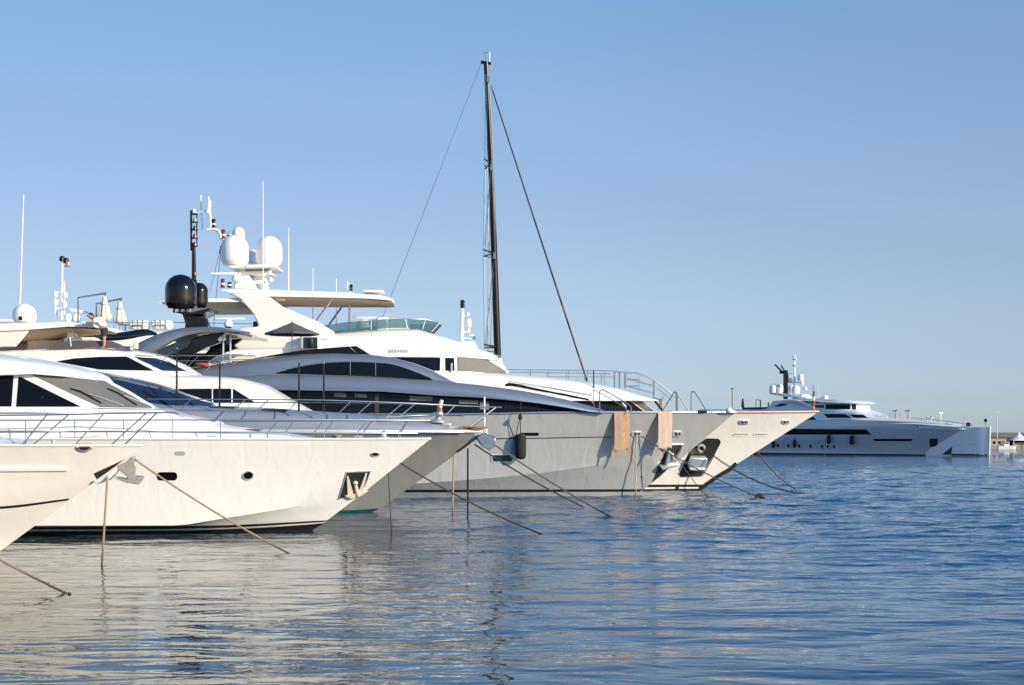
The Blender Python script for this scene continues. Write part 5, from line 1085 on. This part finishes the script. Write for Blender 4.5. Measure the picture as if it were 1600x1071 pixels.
# towels over the silver yacht bulwark
def towel(poly_l, poly_r, ytop, ybot, m, label, tails):
    xl, xr = poly_l, poly_r; rows = []; nx, ny = 14, 22
    offs = -(frD.hb((xl+xr)/2))
    oL = -frD.hb(xl)-.06; oR = -frD.hb(xr)-.06
    mb = MB()
    for j in range(-4, ny+1):
        v = max(0, j/ny); row = []
        for i in range(nx+1):
            u = i/nx; x = lerp(xl, xr, u); o = lerp(oL, oR, u) + .012*math.sin(u*7+v*2.2)*(.3+v) + .005*math.sin(u*15-v*3)
            p = frD.w(x+1.0*math.sin(v*3+u)*(.4 if m == 'towel_pink' else 1), lerp(ytop, ybot, v)+1.0*math.sin(u*7)*v, o)
            if j < 0: p = frD.w(x, ytop, o); k = -j/4; p = p+frD.n*(.4*k)+Vector((0, 0, .05*math.sin(k*math.pi)))
            row.append(p)
        rows.append(row)
    mb.grid(rows); mb.grid([[p+frD.n*.02 for p in r] for r in rows][::-1])
    o = part('towel', mb, M[m]); tag(o, label, 'towel', 'towels hung over the silver bulwark')
    for a, b, y in tails:
        t = MB(); r = []
        for j in range(7):
            v = j/6; yy = lerp(ybot-3, y, v); w = lerp(1, .55, v)
            r.append([frD.w(lerp(a, b, .5)+(x-lerp(a, b, .5))*w, yy, oL+.10) for x in (a, lerp(a, b, .5), b)])
        t.grid(r); t.grid([[p+frD.n*.02 for p in q] for q in r][::-1]); part('towel_tail', t, M[m], o)
towel(959.5, 983, 644, 703, 'towel_brown', 'tan brown towel over the silver yacht bulwark, left of the first fairlead', [(959, 965, 717), (980, 986.5, 717)])
towel(1028.5, 1050, 643.5, 700, 'towel_pink', 'pale salmon towel over the silver yacht bulwark, above the anchor pocket', [(1028.5, 1037.5, 716)])
# the man bending over the hardtop
def skinned(name, joints, edges, mat_, parent=None, sub=2):
    me = bpy.data.meshes.new(name); c = joints[0][0]
    me.from_pydata([tuple(p-c) for p, r in joints], edges, [])
    o = bpy.data.objects.new(name, me); COL.objects.link(o); me.materials.append(mat_)
    m = o.modifiers.new('Skin', 'SKIN'); m.use_smooth_shade = True
    for i, (p, r) in enumerate(joints):
        me.skin_vertices[0].data[i].radius = (r, r)
    me.skin_vertices[0].data[0].use_root = True
    s = o.modifiers.new('Subdivision', 'SUBSURF'); s.levels = sub; s.render_levels = sub
    if parent is not None: o.parent = parent; o.location = c-WORLD[parent.name]
    else: o.location = c
    WORLD[o.name] = c; return o
po = -2.15
def mp(x, y, o=0): return frF.w(x, y, po+o)
hip = mp(162.8, 514); J = [(hip, .19), (mp(160, 508.5), .18), (mp(154.5, 502), .20), (mp(149, 499), .17), (mp(146, 497.6), .085), (mp(143.2, 495.6), .12), (mp(141, 493.8), .135), (mp(139.8, 492.6), .10)]
E_ = [(i, i+1) for i in range(7)]
def limb(start, pts):
    i0 = start
    for p, r in pts:
        J.append((p, r)); E_.append((i0, len(J)-1)); i0 = len(J)-1
    return i0
for s in (-1, 1):
    limb(0, [(mp(163, 518.5, s*.11), .125), (mp(163, 527.5, s*.11), .095), (mp(162.6, 531, s*.11), .075), (mp(162.8, 536.5, s*.11), .07), (mp(162.4, 541, s*.11), .05), (mp(160.4, 542.5, s*.12), .045), (mp(157.8, 543, s*.12), .03)])
    w_ = limb(3, [(mp(148, 500.5, s*.22), .085), (mp(145.5, 505.8, s*.26), .062), (mp(141, 504.8, s*.21), .052), (mp(136, 504.2, s*.16), .038), (mp(134.4, 504.2, s*.15), .04)])
    for k in range(4): limb(w_, [(mp(133, 504.2+.2*k, s*.15+(k-1.5)*.018), .011), (mp(131.8-.2*k, 504.8, s*.15+(k-1.5)*.02), .009)])
    limb(w_, [(mp(133.8, 503.9, s*.15-.035), .011), (mp(133, 504.2, s*.15-.05), .009)])
man = skinned('person', J, E_, M['skin'])
tag(man, 'man in white T-shirt and navy shorts bending over the flybridge hardtop', 'person')
skinned('t_shirt', [(mp(163.2, 512), .20), (mp(160.4, 508), .215), (mp(155, 501.6), .245), (mp(149.6, 499), .20)] + [(mp(148.2, 500.5, s*.24), .115) for s in (-1, 1)] + [(mp(146.8, 503.8, s*.27), .095) for s in (-1, 1)], [(0, 1), (1, 2), (2, 3), (3, 4), (3, 5), (4, 6), (5, 7)], M['shirt'], man)
skinned('shorts', [(mp(162.4, 511), .20), (mp(163, 514.5), .225), (mp(163, 519, -.1), .165), (mp(163.2, 528.5, -.11), .13), (mp(163, 519, .1), .165), (mp(163.2, 528.5, .11), .13)], [(0, 1), (1, 2), (2, 3), (1, 4), (4, 5)], M['shorts'], man)
hp = mp(141.9, 493.4); rows = []
for k in range(7):
    a = math.pi/2*k/6*.98; rows.append([hp+Vector((.012, 0, .01))+Vector((.125*math.cos(a)*math.cos(t)+.045*(1-math.sin(a))*(math.cos(t) > -.2), .105*math.cos(a)*math.sin(t), .125*math.sin(a)-.06*(1-math.sin(a))*(math.cos(t)))) for t in [2*math.pi*q/20 for q in range(20)]])
part('hair', MB().grid(rows, True, True, True), M['hair'], man)
hd = mp(140, 493.6)
face = MB().lathe(hd+Vector((-.115, 0, -.04)), [(.004, -.02), (.016, 0), (.012, .03), (.003, .05)], 8)
part('nose', face, M['skin'], man)
part('sunglasses', MB().box(hd+Vector((-.085, 0, .01)), (.05, .17, .04)), M['black'], man, bevel=.01)
part('ears', MB().lathe(hd+Vector((.03, -.1, -.02)), [(.005, -.03), (.02, 0), (.02, .03), (.005, .05)], 8).lathe(hd+Vector((.03, .1, -.02)), [(.005, -.03), (.02, 0), (.02, .03), (.005, .05)], 8), M['skin'], man)
part('cleaning_cloth', MB().box(mp(130.5, 504.6, -.05), (.22, .3, .12)), M['shirt'], man, bevel=.05)

# ================================================================== mooring lines
def rope(a, b, r, m, label, sag=.0, name='mooring_rope', cat='rope', twist=False):
    n = 14; pts = [a.lerp(b, i/n)-Vector((0, 0, sag*4*(i/n)*(1-i/n))) for i in range(n+1)]
    if twist: pts = [p+Vector((.03*math.sin(i*2.1), 0, .03*math.cos(i*2.1))) for i, p in enumerate(pts)]
    o = part(name, MB().tube(pts, r, 7), M[m]); return tag(o, label, cat, 'mooring lines running into the water')
ropeA = frA.w(206, 715, 0)
rope(ropeA, on_water(454, 866.5, -.03), .026, 'rope_tan', 'tan rope from the cream bow, slanting right across the white yacht hull', .10)
rope(frA.w(168, 744, -.1), on_water(159, 887, -.05), .028, 'rope_tan', 'tan rope hanging straight down under the foremost anchor', -.02)
rope(CAM+ray(-45, 850)*30.6, on_water(108.5, 930, -.03), .026, 'rope_tan', 'tan rope entering the water at the lower left corner', .02)
bl = part('rope_splice', MB().lathe(on_water(108.5, 930, -.02), [(.02, -.02), (.05, 0), (.03, .05)], 8), M['rope_brown'], None); tag(bl, 'dark knot where the lower left rope meets the water', 'knot')
rope(frC.w(626, 724, 0), on_water(849, 836, -.03), .028, 'rope_brown', 'brown rope from under the white bow, slanting right in front of the taupe hull', .14)
rope(frC.w(607, 739, 0), on_water(612, 833, -.03), .026, 'rope_brown', 'brown rope hanging down from the white stem over the taupe hull', -.03)
rope(frB.w(709, 714, 0), on_water(707, 805, -.03), .036, 'rope_tan', 'tan rope hanging straight down from the taupe stem')
rope(frB.w(731, 701, 0), on_water(731, 800, -.03), .04, 'rope_dark', 'black rope hanging straight down from the taupe anchor pocket')
rope(frB.w(742, 695, -.1), on_water(914, 793.5, -.03), .032, 'rope_dark', 'black rope from the taupe bow, slanting right below the tan one', .12)
rope(frB.w(774, 696, .1), on_water(962, 812, -.03), .032, 'rope_tan', 'tan rope from the polished anchor, slanting right across the silver hull', .10)
rope(skD.at(993.5, 681, .1), on_water(992, 776, -.03)+Vector((0, -.3, 0)), .035, 'rope_pale', 'pale rope hanging straight down from the fairlead beside the tan towel', 0, twist=True)
rope(skD.at(1001, 681, .1), on_water(1188, 778, -.02), .032, 'rope_brown', 'brown rope from the silver fairlead, slanting right past the white bow to a knot', .2)
kn = part('mooring_knot', MB().lathe(on_water(1187, 778.5, -.1), [(.05, -.05), (.28, .02), (.24, .16), (.05, .26)], 9).tube([on_water(1172, 781, 0), on_water(1187, 777, .1), on_water(1197, 781, 0)], .05), M['rope_brown']); tag(kn, 'dark rope knot floating at the end of the brown line', 'knot')
rope(skD.at(1057, 716, .25), on_water(1107, 779, -.03), .022, 'rope_brown', 'thin dark line from the silver anchor pocket to the water', .08)
ca, cb = skE.at(1099.5, 699.6, .2), on_water(1264, 772.5, -.05)
chn = MB(); nl = 90
for i in range(nl):
    t = i/nl; t2 = (i+1.25)/nl; f_ = lambda u: ca.lerp(cb, u)-Vector((0, 0, .55*4*u*(1-u)))
    a, b = f_(t), f_(min(1, t2)); ax = (b-a).normalized(); sd = Vector((0, 1, 0)) if i % 2 else ax.cross(Vector((0, 1, 0))).normalized()
    chn.tube([a+sd*.036, b+sd*.036], .02, 5).tube([a-sd*.036, b-sd*.036], .02, 5)
co = part('anchor_chain', chn, M['chain']); tag(co, 'dark anchor chain from the white bow pocket, slanting right to the water', 'chain', 'mooring lines running into the water')
rope(frE.w(1183, 706, 0), on_water(1244, 765, -.03), .042, 'rope_red', 'faded red rope from the white stem down to the chain', .25)
rope(skE.at(1176, 712, .05), on_water(1176, 763, -.03)+Vector((0, -.2, 0)), .014, 'rope_pale', 'thin pale line hanging straight down from the white stem')
rope(skY.at(1465.5, 688, .1), on_water(1508, 710, -.05), .10, 'chain', 'dark chain from the square hull door of the far superyacht', .2, 'anchor_chain', 'chain')

# ================================================================== breakwater with marquees and lamp posts
QY = 512.0
def qx(px, y=QY): return (px-CX)/FPX*y
def qz(py, y=QY): return EYE-(py-HY)/FPX*y
q = part('breakwater_quay', MB().box((qx(1545)+200, QY+20, .1), (400, 40, 2.2)), M['concrete']); tag(q, None, None, None, 'structure')
sh_ = thing('harbour_shed', (qx(1555)+30, QY+18, 1.2), 'low harbour shed with grey brown roof behind the marquees', 'building')
part('roof', MB().slab([Vector((qx(1548), QY+8, qz(677))), Vector((qx(1548)+70, QY+8, qz(677))), Vector((qx(1548)+70, QY+8, qz(684))), Vector((qx(1548), QY+8, qz(684)))], [Vector((qx(1548), QY+30, qz(675.5))), Vector((qx(1548)+70, QY+30, qz(675.5))), Vector((qx(1548)+70, QY+30, qz(684))), Vector((qx(1548), QY+30, qz(684)))]), M['shed'], sh_)
part('wall', MB().box((qx(1549)+35, QY+20, lerp(1.2, qz(684), .5)), (70, 20, qz(684)-1.2)), M['wall_beige'], sh_)
for k in range(9): part('doorway', MB().box((qx(1553)+k*7.6, QY+9.9, 2.0), (3.4 if k % 3 else 5.5, .3, 1.9)), M['dark_void'], sh_)
ki = thing('kiosk', (qx(1563), QY+1, 1.2), 'small beige quay building beside the far bow', 'building')
part('wall', MB().box((qx(1562), QY+3, lerp(1.2, qz(686), .5)), (5.2, 4, qz(686)-1.2)), M['wall_beige'], ki); part('roof', MB().box((qx(1562), QY+3, qz(686)+.06), (5.6, 4.4, .16)), M['concrete'], ki)
for dx in (-1.5, .3, 1.7): part('window', MB().box((qx(1562)+dx, QY+.98, 2.2), (.9, .08, .9)), M['glass'], ki)
for k, (px, w, pk_, lab) in enumerate(((1594, 26, 675, 'white peaked marquee at the right edge, nearest the far bow'), (1626, 30, 676, 'white peaked marquee beyond the right edge'))):
    c = Vector((qx(px), QY+1, 1.2)); hw = w*QY/FPX/2
    t = thing('marquee', c, lab, 'tent', 'marquees on the breakwater'); e = qz(687); rows = []
    for u, z in ((1, 0), (.72, .14), (.45, .30), (.2, .58), (.08, .82), (.01, 1)): rows.append([c+Vector((hw*u*a, hw*u*b, e-1.2+(qz(pk_)-e)*z)) for a, b in ((-1, -1), (1, -1), (1, 1), (-1, 1))])
    cn = MB(); cn.grid([[p-Vector((0, 0, .35)) for p in rows[0]]]+rows, True); part('canopy', cn, M['tent'], t, angle=70)
    for a, b in ((-1, -1), (1, -1), (1, 1), (-1, 1)): part('post', MB().tube([c+Vector((a*hw*.97, b*hw*.97, 0)), c+Vector((a*hw*.97, b*hw*.97, e-1.2))], .09), M['tent'], t)
    part('dark_tent_interior', MB().box(c+Vector((0, hw*.9, (e-1.2)/2)), (hw*1.9, .1, e-1.2)), M['black_cloth'], t)  # black sheet standing for the shade inside the tent
    part('counter', MB().box(c+Vector((0, 0, .5)), (hw*1.6, 1.2, 1.0)), M['wall_beige'], t)
for px, py, lab in ((1564, 644.5, 'pale double headed lamp post on the breakwater beside the far bow'), (1470, 645, '')):
    if not lab: continue
    b = Vector((qx(px), QY+4, 1.2)); tz = qz(py, QY+4)
    t = thing('street_lamp', b, lab, 'lamp post')
    part('pole', MB().tube([b, Vector((b.x, b.y, tz))], .16, 8, .09), M['lamp_metal'], t)
    for s in (-1, 1): part('lamp_head', MB().box(Vector((b.x+s*.55, b.y, tz)), (.9, .35, .18)), M['lamp_metal'], t)
sk_ = thing('workboat', (qx(1560), QY-4, 0), 'small white workboat lying against the breakwater', 'boat')
part('hull', MB().slab([Vector((qx(1553), QY-5.2, 1.0)), Vector((qx(1553), QY-2.8, 1.0)), Vector((qx(1578), QY-2.8, 1.05)), Vector((qx(1582), QY-4, 1.15)), Vector((qx(1578), QY-5.2, 1.05))], [Vector((qx(1553), QY-4.8, -.3)), Vector((qx(1553), QY-3.2, -.3)), Vector((qx(1577), QY-3.2, -.3)), Vector((qx(1580), QY-4, -.3)), Vector((qx(1577), QY-4.8, -.3))]), M['white'], sk_)
part('wheelhouse', MB().box((qx(1566), QY-4, 1.7), (1.7, 1.5, 1.4)), M['white'], sk_, bevel=.1)
part('window', MB().box((qx(1566), QY-4.77, 2.0), (1.3, .06, .5)), M['glass'], sk_)

# ================================================================== water, sky, sun, camera
wm = MB(); ys = [-400, -60, -10, 4, 9]; y = 12.0                     # fine mesh where the ripples are seen, coarse beyond
while y < 240: ys.append(y); y *= 1.0045
ys += [260, 300, 380, 520, 900, 2000, 9000]
us = [-12, -3, -1.2, -.6] + [-.42+.84*i/190 for i in range(191)] + [.6, 1.2, 3, 12]
wm.grid([[Vector((u*(max(y, 12) if y < 2000 else 2000), y, 0)) for u in us] for y in ys])
wo = part('water', wm, water_material(), angle=180); tag(wo, None, None, None, 'structure')
SUN_AZ, SUN_EL = math.radians(55), math.radians(19)       # to the right of straight behind the camera
sd = Vector((math.sin(SUN_AZ)*math.cos(SUN_EL), -math.cos(SUN_AZ)*math.cos(SUN_EL), math.sin(SUN_EL)))
W = bpy.data.worlds.new('World'); SC.world = W; W.use_nodes = True
nt = W.node_tree; bg = nt.nodes['Background']; sky = nt.nodes.new('ShaderNodeTexSky'); sky.sky_type = 'NISHITA'; sky.sun_disc = False
sky.sun_elevation = SUN_EL; sky.sun_rotation = math.pi-SUN_AZ
sky.altitude = 0; sky.air_density = .8; sky.dust_density = .6; sky.ozone_density = 3
# Nishita sky graded by elevation, its top boosted to blue the water and shade
tc = nt.nodes.new('ShaderNodeTexCoord'); sx = nt.nodes.new('ShaderNodeSeparateXYZ'); nt.links.new(tc.outputs['Generated'], sx.inputs[0])
cv = nt.nodes.new('ShaderNodeMapRange'); cv.inputs['From Min'].default_value = 0; cv.inputs['From Max'].default_value = .40; nt.links.new(sx.outputs[2], cv.inputs['Value'])
rp = nt.nodes.new('ShaderNodeValToRGB'); nt.links.new(cv.outputs[0], rp.inputs['Fac'])
GR = [(.0, 1.22, 1.28, 1.64), (.0262, 1.08, 1.08, 1.33), (.0533, 1.13, 1.07, 1.19), (.0843, 1.28, 1.125, 1.13), (.1212, 1.38, 1.185, 1.15), (.1576, 1.434, 1.274, 1.216), (.2129, 1.50, 1.42, 1.31), (.2663, 1.50, 1.53, 1.42), (.31, 1.36, 1.66, 1.70), (.40, 1.1, 1.75, 2.0)]
els = rp.color_ramp.elements
els.remove(els[1])
for i, (z, r, g, b) in enumerate(GR):
    el = els[0] if i == 0 else els.new(z/.40)
    if i == 0: el.position = 0
    el.color = (r/2, g/2, b/2, 1)
mx = nt.nodes.new('ShaderNodeMix'); mx.data_type = 'RGBA'; mx.blend_type = 'MULTIPLY'; mx.inputs[0].default_value = 1
nt.links.new(sky.outputs[0], mx.inputs[6]); nt.links.new(rp.outputs[0], mx.inputs[7])
ax = nt.nodes.new('ShaderNodeMapRange'); ax.inputs['From Min'].default_value = -.34; ax.inputs['From Max'].default_value = .02; ax.inputs['To Min'].default_value = 1.73; ax.inputs['To Max'].default_value = 2.0
nt.links.new(sx.outputs[0], ax.inputs['Value'])
sc2 = nt.nodes.new('ShaderNodeVectorMath'); sc2.operation = 'SCALE'; nt.links.new(ax.outputs[0], sc2.inputs['Scale'])
nt.links.new(mx.outputs[2], sc2.inputs[0]); nt.links.new(sc2.outputs[0], bg.inputs['Color']); bg.inputs['Strength'].default_value = .12
ld = bpy.data.lights.new('sun', 'SUN'); ld.energy = 5.0; ld.angle = math.radians(.5); ld.color = (1.0, .872, .69)
lo_ = bpy.data.objects.new('sun', ld); COL.objects.link(lo_); lo_.rotation_euler = sd.to_track_quat('Z', 'Y').to_euler(); lo_.location = sd*60
cd = bpy.data.cameras.new('camera'); cam = bpy.data.objects.new('camera', cd); COL.objects.link(cam); SC.camera = cam
cd.sensor_width = 36; cd.lens = 36*FPX/1600; cd.shift_y = (HY-535.5)/1600; cd.clip_start = .5; cd.clip_end = 20000
cam.location = CAM; cam.rotation_euler = (math.radians(90), 0, 0)
SC.view_settings.view_transform = 'Standard'; SC.view_settings.look = 'None'; SC.view_settings.exposure = 0.04; SC.view_settings.gamma = 1
SC.cycles.max_bounces = 8; SC.cycles.caustics_reflective = True; SC.cycles.blur_glossy = 0.0; SC.cycles.sample_clamp_indirect = 10
